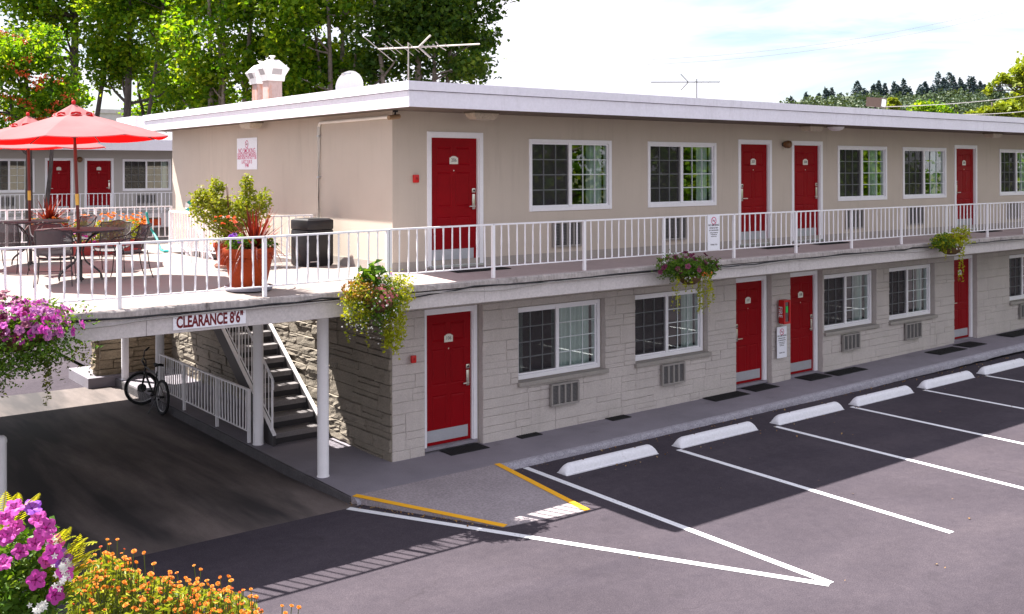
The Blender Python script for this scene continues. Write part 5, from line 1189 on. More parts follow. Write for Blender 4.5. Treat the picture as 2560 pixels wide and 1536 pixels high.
# ------------------------------------------------------------------ hanging baskets on the slab edge
def trail(P, c, n, L, rng, out=.1):
    """points along hanging strands from around c"""
    Q = []
    for i in range(n):
        a = rng.uniform(0, 6.28); s = np.array((c[0]+P[0]*math.cos(a)*rng.uniform(.3, 1), c[1]+P[1]*math.sin(a), c[2])); l = L*rng.uniform(.4, 1); m = int(l/.018)
        ph = rng.uniform(0, 6)
        for k in range(m):
            t = k/m; Q.append(s+np.array((math.cos(a)*out*t+.02*math.sin(ph+t*7), -abs(math.sin(a))*out*t, -l*t))+rng.normal(0, .012, 3))
    return np.array(Q)
def basket(label, c, R0, spec, bowl=True):
    t = thing('hanging_basket', label, 'hanging basket', c, 'flower baskets hung along the slab edge')
    x, y, z = c
    MB().lathe([(0, -R0*.62), (R0*.35, -R0*.57), (R0*.66, -R0*.36), (R0*.80, -R0*.05), (R0*.82, .0), (R0*.76, .0), (0, -.03)], 24, (x, y, z)).build('basket_bowl', M['coir'], t, smooth='auto')
    MB().tube([(x-R0*.7, y, z), (x-.05, -1.43, z+.16), (x, -1.40, z+.18)], .006, 5).tube([(x+R0*.7, y, z), (x+.05, -1.43, z+.16)], .006, 5).build('bracket', M['dark'], t)
    for nm, m, kind, P, sz in spec:
        mb = MB()
        if kind == 'leaf': V, F = leaves(P, sz, rng=rp); mb.raw(V, F)
        else:
            N = P-np.array((x, y+.25, z-.15))+rp.normal(0, .12, P.shape); stamp(mb, {'pet': PET, 'sml': SML, 'mar': MAR}[kind], P, N, rp.uniform(sz*.8, sz*1.2, len(P)), rp)
        mb.build(nm, m, t)
    return t
YBK = -1.72
def front(P, y):  # keep only the half that faces away from the slab
    P = P.copy(); P[:, 1] = np.minimum(P[:, 1], y); return P
B2 = onY(943, 748, YBK); x, y, z = B2
basket('lime and coral flower basket hanging at the corner of the slab, above the stone corner', (x, y, z), .28, [
    ('foliage', M['leaf'], 'leaf', front(blob_pts((x-.02, y, z+.0), (.36, .30, .34), 1200, .5, rp), -1.46), .05),
    ('lime_trailers', M['lime'], 'leaf', np.concatenate([front(blob_pts((x+.26, y, z+.06), (.27, .24, .28), 1100, .5, rp), -1.46), front(blob_pts((x+.22, y-.05, z-.36), (.17, .18, .34), 1000, .4, rp), -1.46), trail((.12, .12), (x+.2, y-.05, z-.42), 9, .42, rp, .04), trail((.3, .2), (x-.2, y, z-.2), 4, .48, rp, .04), front(blob_pts((x-.28, y, z-.02), (.24, .2, .3), 800, .5, rp), -1.46)]), .045),
    ('rusty_foliage', M['bronze'] if 'bronze' in M else leafmat('bronze_leaves', [(.20, .12, .02), (.35, .22, .04), (.42, .14, .05)], .35, 6), 'leaf', front(blob_pts((x-.24, y, z+.14), (.26, .22, .16), 420, .5, rp), -1.46), .05),
    ('tall_leaves', M['leaf'], 'leaf', blob_pts((x-.08, y, z+.34), (.16, .14, .16), 60, .1, rp), .16),
    ('white_blossoms', M['whitepet'], 'sml', front(blob_pts((x-.1, y-.02, z-.08), (.40, .34, .36), 230, .93, rp), -1.6), .013),
    ('coral_blossoms', M['coral'], 'pet' if 0 else 'sml', front(blob_pts((x+.0, y-.13, z+.10), (.15, .2, .15), 52, .8, rp), -1.75), .032),
    ('pale_blossoms', M['whitepet'], 'sml', blob_pts((x+.1, y-.02, z+.30), (.14, .12, .07), 50, .6, rp), .018),
    ('magenta_blossom', [M['pinkpet'], M['pinkthroat']], 'pet', np.array([(x+.17, y-.08, z+.34)]), .035)])
B3 = onY(1722, 690, YBK); x, y, z = B3
wpts = np.concatenate([blob_pts((x-.12, y, z+.20), (.52, .26, .16), 40, .85, rp), blob_pts((x+.42, y, z+.17), (.26, .22, .20), 26, .8, rp)])
wpts = wpts[wpts[:, 2] > z+.08]
basket('basket of dark wine petunias with lime trailers, hung left of the second lower door', (x, y, z), .27, [
    ('foliage', M['leaf'], 'leaf', np.concatenate([front(blob_pts((x-.1, y, z+.12), (.50, .27, .19), 2300, .3, rp), -1.46), blob_pts((x+.4, y, z+.10), (.30, .2, .18), 900, .3, rp), blob_pts((x-.5, y, z+.2), (.24, .18, .2), 300, .3, rp)]), .045),
    ('lime_trailers', M['lime'], 'leaf', np.concatenate([trail((.10, .12), (x+.28, y-.08, z-.0), 22, .66, rp, .05), trail((.06, .08), (x-.42, y-.05, z), 5, .62, rp, .02), trail((.2, .1), (x-.08, y-.1, z), 6, .36, rp, .03)]), .040),
    ('wine_blossoms', [M['wine'], M['winethroat']], 'pet', wpts, .042),
    ('white_blossoms', M['whitepet'], 'sml', np.concatenate([blob_pts((x+.55, y, z-.02), (.16, .12, .16), 40, .4, rp), blob_pts((x-.05, y-.15, z-.02), (.3, .1, .1), 24, .4, rp)]), .014),
    ('orange_blossoms', M['orange'], 'sml', blob_pts((x+.22, y-.2, z+.02), (.14, .06, .04), 14, .3, rp), .026)])
B4 = onY(2375, 622, YBK); x, y, z = B4
basket('small basket of yellow green leaves, hung above the fourth lower door', (x, y, z), .30, [
    ('foliage', M['lime'], 'leaf', np.concatenate([front(blob_pts((x, y, z+.12), (.62, .28, .18), 1100, .3, rp), -1.46), blob_pts((x+.45, y, z+.24), (.26, .2, .2), 350, .3, rp), trail((.4, .1), (x, y-.1, z), 7, .3, rp, .04), trail((.04, .05), (x+.2, y-.1, z-.1), 2, .7, rp, .02)]), .055),
    ('green_leaves', M['leaf'], 'leaf', blob_pts((x-.3, y, z+.12), (.36, .22, .18), 520, .3, rp), .06),
    ('rusty_foliage', M['cordy'], 'leaf', blob_pts((x+.1, y-.1, z+.22), (.45, .2, .08), 60, .4, rp), .04),
    ('white_blossoms', M['whitepet'], 'sml', blob_pts((x+.1, y-.2, z+.02), (.45, .12, .12), 30, .4, rp), .022)])
B1 = onY(40, 822, -1.85); x, y, z = B1
tp = lambda n, r: front(blob_pts((x-.12, y, z+.05), (.62, .36, .27), n, .9, r), -1.5)
pk = tp(700, rp); pk = pk[pk[:, 2] > z-.06]
sel = rp.random(len(pk)); left_ = pk[:, 0] < x+.12
basket('big basket of pink and wine petunias at the left photo edge, on the deck beam', (x, y, z), .36, [
    ('foliage', M['leaf'], 'leaf', np.concatenate([front(blob_pts((x-.1, y-.08, z-.15), (.68, .36, .32), 4600, .45, rp), -1.46), front(blob_pts((x, y, z+.1), (.7, .33, .24), 1200, .3, rp), -1.46)]), .045),
    ('trailing_ivy', leafmat('dark_ivy', [(.03, .05, .012), (.10, .12, .02), (.20, .20, .03)], .35, 5), 'leaf', np.concatenate([trail((.05, .06), (x+.30, y-.05, z-.30), 7, .55, rp, -.04), trail((.7, .2), (x, y-.1, z-.30), 22, .24, rp, .10), trail((.06, .06), (x-.2, y, z-.30), 4, .42, rp, .03), trail((.1, .1), (x+.62, y-.05, z-.2), 6, .26, rp, .10)]), .038),
    ('pink_blossoms', [M['pinkpet'], M['purplethroat']], 'pet', pk[(sel < .5) & ((~left_) | (sel < .22))], .046),
    ('lilac_blossoms', [M['palepet'], M['purplethroat']], 'pet', pk[(sel >= .5) & (sel < .86)][::1], .046),
    ('wine_blossoms', [M['wine'], M['winethroat']], 'pet', pk[((sel >= .86) & left_) | ((sel >= .22) & (sel < .40) & left_)], .05)])
# ------------------------------------------------------------------ foreground planting bed (on the near parapet)
bed = thing('planter_wall', 'raised stucco planter wall in the near left corner, below the flowers', 'planter wall', (-7.2, -8.7, ZA))
MB().box(-9.6, -5.8, -9.75, -8.35, ZA, 1.66, c=.02).build('planter_wall_body', M['stucco'], bed)
MB().quad((-9.5, -9.65, 1.664), (-5.9, -9.65, 1.664), (-5.9, -8.45, 1.664), (-9.5, -8.45, 1.664)).build('soil', M['soil'], bed)
c0 = at(70, 1400, 4.05)
pb = thing('petunia_bush', 'large close bush of bright pink petunias in the bottom left corner', 'flower bush', (c0.x, c0.y, 2.0))
rf = np.random.default_rng(77)
def face_pts(pxs, depth, jit):
    return np.array([tuple(at(a, b, depth+rf.normal()*jit)) for a, b in pxs])
cc = np.array(at(40, 1425, 4.2)); Rb = (.26, .24, .33)
cc[2] -= .05; P = blob_pts(tuple(cc), (.20, .2, .23), 1700, .35, rf); P2 = blob_pts((cc[0]-.2, cc[1]-.0, cc[2]-.25), (.42, .3, .4), 1100, .4, rf); V, F = leaves(np.concatenate([P, P2]), .042, rng=rf, asp=.6); MB().raw(V, F).build('foliage', M['leaf'], pb)
PF = [(8, 1288), (32, 1262), (14, 1330), (92, 1292), (104, 1326), (8, 1338), (46, 1372), (112, 1312), (133, 1352), (112, 1395), (86, 1444), (134, 1482), (36, 1312), (158, 1425), (128, 1378), (84, 1352), (4, 1400)]
Pp = face_pts(PF, 4.0, .05); NN = Pp-(cc+np.array((0, .1, -.1)))+rf.normal(0, .06, Pp.shape)+np.array((-.03, -.22, .05))
mb = MB(); stamp(mb, PET, Pp, NN, rf.uniform(.031, .038, len(Pp)), rf); mb.build('pink_blossoms', [M['pinkpet'], M['pinkthroat']], pb)
Pp = face_pts([(76, 1262), (150, 1392)], 3.98, .03); mb = MB(); stamp(mb, PET, Pp, Pp-cc+rf.normal(0, .05, Pp.shape), np.full(len(Pp), .038), rf); mb.build('violet_blossoms', [M['violet'], M['purplethroat']], pb)
Q = np.array([tuple(at(rf.normal(a, s), rf.normal(b, s2), 3.98+rf.normal()*.05)) for a, b, s, s2, n in ((130, 1372, 7, 20, 30), (152, 1432, 9, 20, 44), (85, 1512, 14, 9, 14)) for _ in range(n)])
mb = MB(); stamp(mb, SML, Q, Q-cc+np.array((0, -.1, .1))+rf.normal(0, .08, Q.shape), rf.uniform(.010, .016, len(Q)), rf); mb.build('white_blossoms', M['whitepet'], pb)
# ferns
fe = thing('fern', 'yellow green fern between the pink petunias and the marigolds', 'fern', tuple(at(140, 1400, 4.35)))
mb = MB()
def frond(a, b, sag, w, n=17):
    a, b = Vector(a), Vector(b); mid = (a+b)/2+Vector((0, 0, sag)); pts = [a*((1-t)**2)+mid*(2*t*(1-t))+b*(t*t) for t in [i/n for i in range(n+1)]]
    mb.tube(pts, .0022, 4)
    for i in range(1, n):
        d = (pts[i+1]-pts[i-1]).normalized(); s = d.cross(Vector((-_c*.3, -_s*.3, 1))).normalized(); l = w*math.sin(math.pi*(.12+.86*i/n))**.8*(1-.35*i/n)
        for sg in (-1, 1):
            q = pts[i]+s*sg*l+d*l*.45-Vector((0, 0, l*.18)); m = (pts[i]+q)/2+d*.007; m2 = (pts[i]+q)/2-d*.007
            mb.add([pts[i], m2, q, m], [(0, 1, 2, 3)])
for a, b, sg, w in (((20, 1330), (95, 1228), .05, .055), ((10, 1320), (40, 1226), .04, .05), ((0, 1330), (10, 1222), .03, .05), ((110, 1420), (238, 1352), .06, .065), ((120, 1440), (236, 1385), .05, .06), ((110, 1400), (158, 1318), .05, .05), ((130, 1460), (225, 1412), .04, .055), ((140, 1480), (205, 1350), .05, .06), ((100, 1400), (185, 1336), .05, .05), ((150, 1490), (232, 1430), .05, .05), ((120, 1430), (215, 1340), .05, .06), ((130, 1450), (246, 1368), .05, .065), ((125, 1470), (242, 1400), .05, .06), ((140, 1490), (222, 1382), .04, .06), ((110, 1410), (172, 1312), .04, .05), ((135, 1480), (196, 1330), .05, .06), ((145, 1500), (238, 1445), .04, .06)):
    frond(at(*a, 4.2), at(*b, 3.95+rf.normal()*.06), sg, w*1.05)
mb.build('fronds', M['fernleaf'], fe)
# marigolds
mg = thing('marigold_bed', 'mass of orange marigolds at the bottom of the photo, right of the ferns', 'flower bed', tuple(at(420, 1536, 4.8)))
top = lambda x: np.interp(x, [170, 215, 260, 300, 350, 400, 450, 500, 560, 590, 640, 700, 760], [1440, 1395, 1350, 1375, 1410, 1415, 1440, 1440, 1455, 1455, 1490, 1525, 1560])
LP = []; 
while len(LP) < 4200:
    a = rf.uniform(165, 640); b = rf.uniform(1380, 1640)
    if b > top(a)+26: LP.append(tuple(at(a, b, 4.9+rf.normal()*.12-(b-1480)*.0016)))
V, F = leaves(np.array(LP), .036, rng=rf, asp=.35, up=.6); MB().raw(V, F).build('foliage', M['shrubleaf'], mg)
hs = []; ks = []
for i in range(390):
    a = rf.uniform(175, 655); t0 = top(a); b = t0+abs(rf.normal(0, 60))+rf.uniform(0, 70)*(rf.random() < .6)
    if b < 1600: hs.append((a, b))
hs += [(264, 1344), (289, 1344), (247, 1362), (306, 1368), (258, 1376), (330, 1374), (355, 1378), (480, 1410), (497, 1420), (545, 1440), (567, 1438), (525, 1462), (573, 1448), (622, 1470), (620, 1515), (588, 1508), (640, 1520), (700, 1512), (724, 1512), (742, 1516), (708, 1530), (380, 1405), (420, 1425), (437, 1428)]
Pm = np.array([tuple(at(a, b, 4.75+rf.normal()*.08-(b-1480)*.0016)) for a, b in hs]); sz = rf.uniform(.008, .0145, len(Pm)); 
NN = np.tile((-.05, -.35, 1.), (len(Pm), 1))+rf.normal(0, .28, Pm.shape)
r3 = rf.random(len(Pm))
for nm, ms, sel in (('orange_blossoms', [M['orange'], M['amberpet']], r3 < .55), ('amber_blossoms', [M['amberpet'], M['orange']], (r3 >= .55) & (r3 < .8)), ('red_buds', [M['redpet'], M['orange']], r3 >= .8)):
    mb = MB(); stamp(mb, MAR, Pm[sel], NN[sel], sz[sel]*(.6 if nm == 'red_buds' else 1), rf); mb.build(nm, ms, mg)
mb = MB()
for p in Pm[::1]: mb.tube([p, p+np.array((rf.normal()*.01, .01, -.10)), p+np.array((rf.normal()*.02, .03, -.24))], .0022, 4, caps=False)
mb.build('stems', M['stem'], mg)
# ------------------------------------------------------------------ far motel wing across the back lot
FY = 27.6; far = thing('motel_building', 'distant motel wing with two red doors seen past the patio umbrellas', 'building', (0, FY, 0))
fxw = lambda p: XY(p, FY)
fd = [(112, 183, 'L'), (211, 284, 'R')]; fwn = [(-40, 86), (306, 427)]
fz = lambda p, y: onY(p, y, FY).z
zfl = 2.74
hol = [(fxw(a)+.05, fxw(b)-.05, zfl, fz(250, 391)-.04) for a, b, _ in fd]+[(fxw(a)+.02, fxw(b)-.02, fz(366, 473)+.02, fz(366, 394)-.02) for a, b in fwn]
M['farst'] = mat('far_grey_stucco', (.46, .43, .41), .85, .05, .7)
mb = wall('x', far, -18, fxw(560), -.2, fz(300, 371)+.15, hol, FY, .16, M['farst'], False); mb.quad((fxw(560), FY, -.2), (fxw(560), FY+5, -.2), (fxw(560), FY+5, 5.3), (fxw(560), FY, 5.3)); mb.build('stucco_wall', M['farst'], far)
for a, b, h in fd: door(far, fxw(a), fxw(b), zfl, fz(250, 391), FY, h, None)
for a, b in fwn: window(far, fxw(a), fxw(b), fz(366, 473), fz(366, 394), FY, ((.7, 1.),))
for a, b in ((340, 388), (-6, 40)): grille(far, fxw(a), fxw(b), fz(366, 505), fz(366, 482), FY)
zr0, zr1 = onY(300, 371, FY-1.3).z, onY(300, 344, FY-1.3).z
rf_ = MB().box(-18.5, fxw(560)+.5, FY-1.26, FY+5.4, zr1-.1, zr1-.03).build('roof', M['soffit'], far)
MB().box(-18.5, fxw(560)+.5, FY-1.3, FY-1.255, zr0, zr1).build('fascia_board', M['fascia'], rf_)
MB().box(-18.5, fxw(560)+.5, FY-1.254, FY-.001, zr0+.02, zr0+.05).build('soffit', M['soffit'], rf_)
MB().box(-18.5, fxw(560)+.5, FY-1.4, FY-.001, 2.50, 2.70).build('gallery_floor', M['beam'], far)
MB().box(-18.5, fxw(560)+.5, FY-1.41, FY-1.2, 2.15, 2.499).build('edge_beam', M['beam'], far)
sconce('small dark lamp between the two red doors of the far wing', fxw(197), fz(197, 394), FY, .11)
railing('gallery_railing', 'white railing along the far wing in front of its two red doors', [(fxw(430)-1.9*i+1.0, FY-1.35, 2.70) for i in range(0, 7)], None, 12, .80, .14, barr=.013)
tw = thing('tower_building', 'pale distant building with blue windows above the umbrella, behind the trees', 'building', tuple(at(270, 300, 130)))
p0, p1 = at(238, 290, 130), at(330, 290, 130); zt = at(270, 270, 130).z
mb = MB(); mb.box(p0.x, p1.x+2, p0.y-2, p0.y+12, 0, zt, c=.05); mb.box(p0.x-.2, p1.x+2.2, p0.y-2.2, p0.y+12, zt-.5, zt+.01); mb.build('wall', mat('pale_mauve_cladding', (.50, .46, .52), .8), tw)
for i in range(3):
    xx = p0.x+.9+i*1.9; MB().box(xx, xx+1.4, p0.y-2.06, p0.y-1.99, zt-2.6, zt-1.5).build('window', mat('blue_glass', (.12, .18, .42), .2), tw)
# ------------------------------------------------------------------ trees
M['bark'] = mat('grey_brown_bark', (.10, .082, .078), .95, .25, 3, .2, 12, .6, 14, scale=(1, 1, .3))
M['palebark'] = mat('pale_mottled_bark', (.24, .20, .18), .95, .3, 2.2, .15, 10, .4, 14, dirt=(.04, .03, .03), dirts=2.6, dirtr=(.6, .7))
M['maple'] = leafmat('sunlit_maple_leaves', [(.03, .095, .006), (.09, .21, .008), (.20, .32, .010), (.38, .44, .03)], .6, .55)
M['darkmaple'] = leafmat('dark_maple_leaves', [(.015, .052, .010), (.04, .10, .012), (.09, .16, .014), (.18, .25, .02)], .5, .5)
M['conif'] = leafmat('hazed_blue_green_needles', [(.024, .044, .058), (.038, .064, .078), (.055, .084, .088)], .1, .15)  # needles lightened and blued, distance haze put into the colour
M['hillleaf'] = leafmat('hill_broadleaf', [(.030, .058, .040), (.055, .088, .045), (.095, .125, .050)], .2, .06)
M['limetree'] = leafmat('lime_tree_leaves', [(.10, .16, .012), (.22, .28, .02), (.34, .38, .03)], .45, .4)
M['berry'] = mat('orange_red_berries', (.55, .07, .012), .45, .2, 5)
def tree(name, label, base, stems, blobs, n, size, lm, bm='bark', group=None, seed=1, extra=None, cat='tree'):
    rg = np.random.default_rng(seed)
    t = thing(name, label, cat, tuple(base), group)
    tops = []; mb = MB(); B0 = Vector(base)
    for off, tip, r0, bend in stems:
        a = B0+Vector(off); e = Vector(tip); K = 9; pts = []; rs = []
        for k in range(K+1):
            u = k/K; p = a.lerp(e, u)+Vector((math.sin(u*3+bend)*bend*.5*u, math.cos(u*4+bend)*.25*bend*u, 0)); pts.append(p); rs.append(r0*(1-.78*u)+.02)
        mb.tube(smooth_path(pts, 2), list(np.interp(np.linspace(0, 1, 2*K+1), np.linspace(0, 1, K+1), rs)), 8); tops.append((pts, rs))
    for c, r, w in blobs:   # limbs into the leaf clumps
        c = Vector(c); best = None
        for pts, rs in tops:
            for p, rr in zip(pts[2:], rs[2:]):
                d = (c-p).length+(4 if p.z > c.z-.3 else 0)
                if best is None or d < best[0]: best = (d, p, rr)
        if best and best[0] < 9:
            p = best[1]; mid = p.lerp(c, .5)+Vector((rg.normal()*.25, rg.normal()*.25, rg.normal()*.2)); mb.tube(smooth_path([p, mid, c], 3), list(np.linspace(min(.09, best[2]*.6), .02, 7)), 5)
    mb.build('trunk', M[bm], t, smooth=True)
    W = sum(w for _, _, w in blobs); P = []
    for c, r, w in blobs:
        m = int(n*w/W); q = blob_pts(tuple(c), (r*1.0, r*1.0, r*.72), m, .30, rg, .3); P.append(q)
    P = np.concatenate(P)
    V, F = leaves(P, size, .1, .45, .75, .12, rng=rg); MB().raw(V, F).build('crown', M[lm], t)
    if extra: extra(t, rg)
    return t
def clumps(pxr, pyr, dep, n, rg, rmin, rmax, spread, skip=None, above=None):
    out = []; 
    while len(out) < n:
        a, b = rg.uniform(*pxr), rg.uniform(*pyr)
        if skip and skip(a, b): continue
        r = rg.uniform(rmin, rmax); c = at(a, b, dep+rg.uniform(-spread, spread)); out.append((c, r, r*r))
    return out
def gb(px, dep): p = at(px, 300, dep); return Vector((p.x, p.y, -.2))
MG = 'broadleaf trees standing behind the motel'
rt = np.random.default_rng(101)
# (label, px, depth, px range, py range, clumps, leaves, stems [(px offset base, tip px, tip py, radius, bend)], material, bark)
TR = [
 ('dark trunked maple rising behind the farther umbrella', 178, 52, (-70, 330), (-330, 250), 46, 17000, [(0, 190, -260, .30, .5), (6, 300, -120, .16, .8)], 'maple', 'bark', 1),
 ('slender maple behind the far wing, right of the dark trunk', 306, 50, (215, 470), (-300, 240), 38, 15000, [(0, 330, -240, .24, .6), (2, 420, -60, .13, .9)], 'maple', 'bark', 2),
 ('leaning limbed maple above the left end of the roof', 420, 56, (330, 560), (-330, 300), 28, 12000, [(0, 345, 215, .22, .3), (10, 470, -240, .25, .5)], 'maple', 'bark', 3),
 ('multi stemmed maple with a pale leaning stem behind the roof vents', 560, 46, (440, 730), (-330, 265), 52, 19000, [(-28, 520, -200, .18, .3), (-5, 545, -250, .15, .4), (18, 640, -140, .17, .3), (34, 680, -60, .13, .6), (-14, 560, -100, .12, .7)], 'maple', 'palebark', 4),
 ('maple with several thin stems behind the satellite dish', 835, 45, (690, 930), (-330, 225), 48, 15000, [(-4, 815, -150, .16, .7), (5, 862, -230, .15, .5), (14, 770, -60, .10, .9), (-12, 900, 20, .10, .8)], 'maple', 'palebark', 5),
 ('dark leaved tree with two mottled trunks behind the antenna', 1060, 44, (900, 1310), (-330, 195), 50, 19000, [(-16, 1045, -200, .22, .3), (22, 1085, 60, .20, .3), (24, 1140, -120, .14, .4), (-60, 930, -60, .16, .5)], 'darkmaple', 'palebark', 6),
]
def outside(a, b):  # the crown thins out to the right, towards the open sky
    e = np.interp(b, [-330, 0, 60, 130, 200], [1330, 1310, 1235, 1215, 1160]); return a > e
for l, p, dp, xr, yr, nc, nl, stems, lm, bk_, sd0 in TR:
    rg = np.random.default_rng(200+sd0)
    nc = int(nc*1.2); bl = clumps(xr, yr, dp, nc, rg, .75, 1.5, 2.2, outside if p > 1000 else (lambda a, b: 222 < a < 345 and b > 195))
    b = gb(p, dp); S = []; nl = int(nl*1.6)
    for off, tx, ty, r0, bend in stems:
        o = at(p+off, 300, dp)-at(p, 300, dp); S.append(((o.x, o.y, 0), at(tx, ty, dp+rg.uniform(-1, 1)), r0, bend*.5))
    tree('maple_tree', l, b, S, bl, nl, .22, lm, bk_, MG, sd0)
# sparse sprays at the right edge of the dark tree
# rowan with red berries
def berries(t, rg):
    ic = [(0, 0, 1), (.9, 0, .2), (-.3, .85, .2), (-.3, -.85, .2), (0, 0, -.8)]; T = (ic, [(0, 1, 2), (0, 2, 3), (0, 3, 1), (4, 2, 1), (4, 3, 2), (4, 1, 3)], [0]*6)
    CL = [(40, 88), (60, 95), (30, 160), (66, 182), (48, 175), (92, 195), (115, 190), (95, 212), (22, 235), (172, 237), (50, 245), (82, 268), (75, 250), (148, 252), (100, 290), (128, 270), (10, 76), (70, 142), (20, 290), (110, 300), (150, 200)]
    for a, b in CL:
        mb = MB(); c = np.array(at(a, b, 33.2)); m = 22; P = c+rg.normal(0, 1, (m, 3))*np.array((.10, .10, .06)); stamp(mb, T, P, rg.normal(size=(m, 3)), rg.uniform(.03, .045, m), rg); mb.build('berry_cluster', M['berry'], t)
rg = np.random.default_rng(301)
tree('rowan_tree', 'rowan tree with orange red berry clusters at the left photo edge', gb(70, 34.5), [((0, 0, 0), at(60, 80, 34.5), .14, .4), ((.1, 0, 0), at(140, 190, 34.5), .09, .6)], clumps((-60, 165), (70, 330), 34.5, 22, rg, .55, 1.0, 1.0), 10000, .15, 'maple', 'bark', None, 8, berries)
# trees at the right
rg = np.random.default_rng(302)
tree('broadleaf_tree', 'bright green tree reaching in from the right photo edge above the roof', gb(2590, 62), [((0, 0, 0), at(2600, 150, 62), .28, .4)], [(at(a, b, 62), r, r*r) for a, b, r in ((2545, 188, .5), (2505, 200, .42), (2530, 212, .35), (2478, 222, .3), (2560, 178, .5), (2470, 235, .3), (2515, 208, .4), (2600, 170, 1.4), (2600, 240, 1.6), (2552, 205, .45), (2640, 210, 2.), (2490, 212, .25), (2575, 215, .5))], 4200, .26, 'limetree', 'bark', None, 9)
tree('broadleaf_tree', 'low yellow green bush row above the roof at the right', gb(2480, 75), [((0, 0, 0), at(2480, 262, 75), .2, .2)], [(at(a, b, 75), r, r*r) for a, b, r in ((2428, 296, .5), (2465, 285, .6), (2500, 280, .75), (2440, 300, .6), (2530, 272, .7), (2556, 265, .8), (2590, 260, 1.), (2520, 292, .7), (2550, 290, .8))], 3600, .26, 'limetree', 'bark', None, 10)
tree('columnar_tree', 'narrow lime green columnar tree just right of the floodlight', gb(2232, 70), [((0, 0, 0), at(2232, 252, 70), .12, .1)], [(at(a, b, 70), r, 1) for a, b, r in ((2228, 255, .22), (2236, 256, .22), (2242, 262, .2), (2230, 268, .3), (2238, 275, .3), (2246, 268, .18))], 900, .2, 'limetree', 'bark', None, 11)
for a, b, d_, l in ((2312, 272, 80, 'small dark green tree above the roof between floodlight and right trees'), (2352, 280, 84, 'rounded dark green tree above the roof left of the bright trees')):
    tree('broadleaf_tree', l, gb(a, d_), [((0, 0, 0), at(a, b, d_), .14, .1)], [(at(a+dx, b+dy, d_), r, r*r) for dx, dy, r in ((0, 4, .9), (-14, 10, .7), (14, 12, .8), (0, 20, 1.2))], 1400, .22, 'maple', 'bark', None, a)
# tree clumps across the lot that the upper windows mirror
for (tx, ty, l) in ((20, -20, 'tall maple across the parking lot facing the first upper windows'), (27, -17.5, 'maple across the lot right of the tallest one'), (36, -16, 'maple across the lot facing the far upper windows'), (48, -15, 'maple farthest along the lot edge')):
    rg = np.random.default_rng(int(tx)); bl = []
    for i in range(26):
        r = rg.uniform(1., 1.7); bl.append((Vector((tx+rg.normal()*2.4, ty+rg.normal()*1.6, rg.uniform(1.6, 9))), r, r*r))
    tree('maple_tree', l, (tx, ty, -.2), [((0, 0, 0), (tx+.5, ty, 9), .3, .5)], bl, 5200, .34, 'maple', 'bark', 'maples across the parking lot', int(tx))
# ------------------------------------------------------------------ wooded hill
HD = 330.
prof = [(1925, 300), (1960, 262), (2000, 258), (2060, 252), (2120, 245), (2180, 243), (2250, 243), (2320, 240), (2380, 236), (2450, 236), (2520, 240), (2600, 246), (2700, 256), (2900, 290)]
mb = MB(); V = []
for a, b in prof:
    p = at(a, b, HD); V += [p, (p.x-25, p.y-32, (p.z+0)*.55), (p.x-50, p.y-60, -1.), (p.x+60, p.y+70, -1)]
n = len(prof); mb.add(V, [(i*4+j, (i+1)*4+j, (i+1)*4+j+1, i*4+j+1) for i in range(n-1) for j in (0, 1)]+[(i*4, i*4+3, (i+1)*4+3, (i+1)*4) for i in range(n-1)])
o = mb.build('hill', mat('hill_ground', (.05, .07, .03), .95, .3, .05)); tag(o, 'low wooded hill on the right horizon', kind='structure')
rh = np.random.default_rng(55); P = []
for i in range(330):
    a = rh.uniform(1950, 2640); b0 = np.interp(a, [q[0] for q in prof], [q[1] for q in prof]); b = b0+rh.uniform(8, 56)
    r = rh.uniform(1.4, 3.2); P.append(blob_pts(tuple(at(a, b, HD-8-(b-b0)*.75)), (r, r, r*.9), 70, .4, rh))
V, F = leaves(np.concatenate(P), .9, .5, .4, .8, .1, rng=rh); o = MB().raw(V, F).build('hillside_woods', M['hillleaf']); tag(o, 'mixed broadleaf woods covering the far hill', 'woods', kind='stuff')
def conifer(name, label, c, h, r, seed, group):
    rg = np.random.default_rng(seed); t = thing(name, label, 'conifer', tuple(c), group); x, y, z = c
    MB().tube([(x, y, z), (x, y, z+h*.97)], [r*.10, .05], 5).build('trunk', M['bark'], t)
    Q = []; 
    for k in range(int(15)):
        u = .08+.92*k/15; rr = r*(1-u)**.85*rg.uniform(.75, 1.15)+.12; m = int(18+60*(1-u))
        a = rg.uniform(0, 6.28, m); q = np.sqrt(rg.uniform(.05, 1, m))*rr; Q.append(np.stack([x+q*np.cos(a), y+q*np.sin(a), z+h*u-q*.35+rg.normal(0, .25, m)], 1))
    V, F = leaves(np.concatenate(Q), .85, .3, .4, .55, .1, rng=rg); MB().raw(V, F).build('crown', M['conif'], t); return t
CF_ = [(2016, 236, 268, 7), (2066, 224, 262, 9), (2080, 223, 262, 8), (2048, 238, 264, 6), (2144, 206, 252, 17), (2198, 206, 250, 12), (2213, 212, 250, 9), (2185, 215, 250, 9), (2236, 210, 250, 10), (2260, 202, 250, 14), (2244, 216, 250, 8), (2313, 208, 250, 13), (2302, 216, 250, 9), (2347, 185, 248, 18), (2374, 184, 248, 20), (2384, 196, 248, 12), (2402, 200, 246, 10), (2426, 194, 246, 16), (2434, 198, 246, 12), (2452, 208, 246, 10), (2500, 216, 250, 12), (2480, 222, 250, 9), (2360, 198, 248, 12), (2330, 224, 250, 9), (2275, 224, 252, 9), (2160, 226, 256, 8), (1978, 246, 266, 4)]
rc_ = np.random.default_rng(66)
CF_ += [(float(a), float(np.interp(a, [1980, 2140, 2250, 2350, 2430, 2560], [250, 226, 220, 208, 210, 228])+rc_.uniform(0, 12)), 256, float(rc_.uniform(10, 17))) for a in rc_.uniform(2030, 2540, 30)]
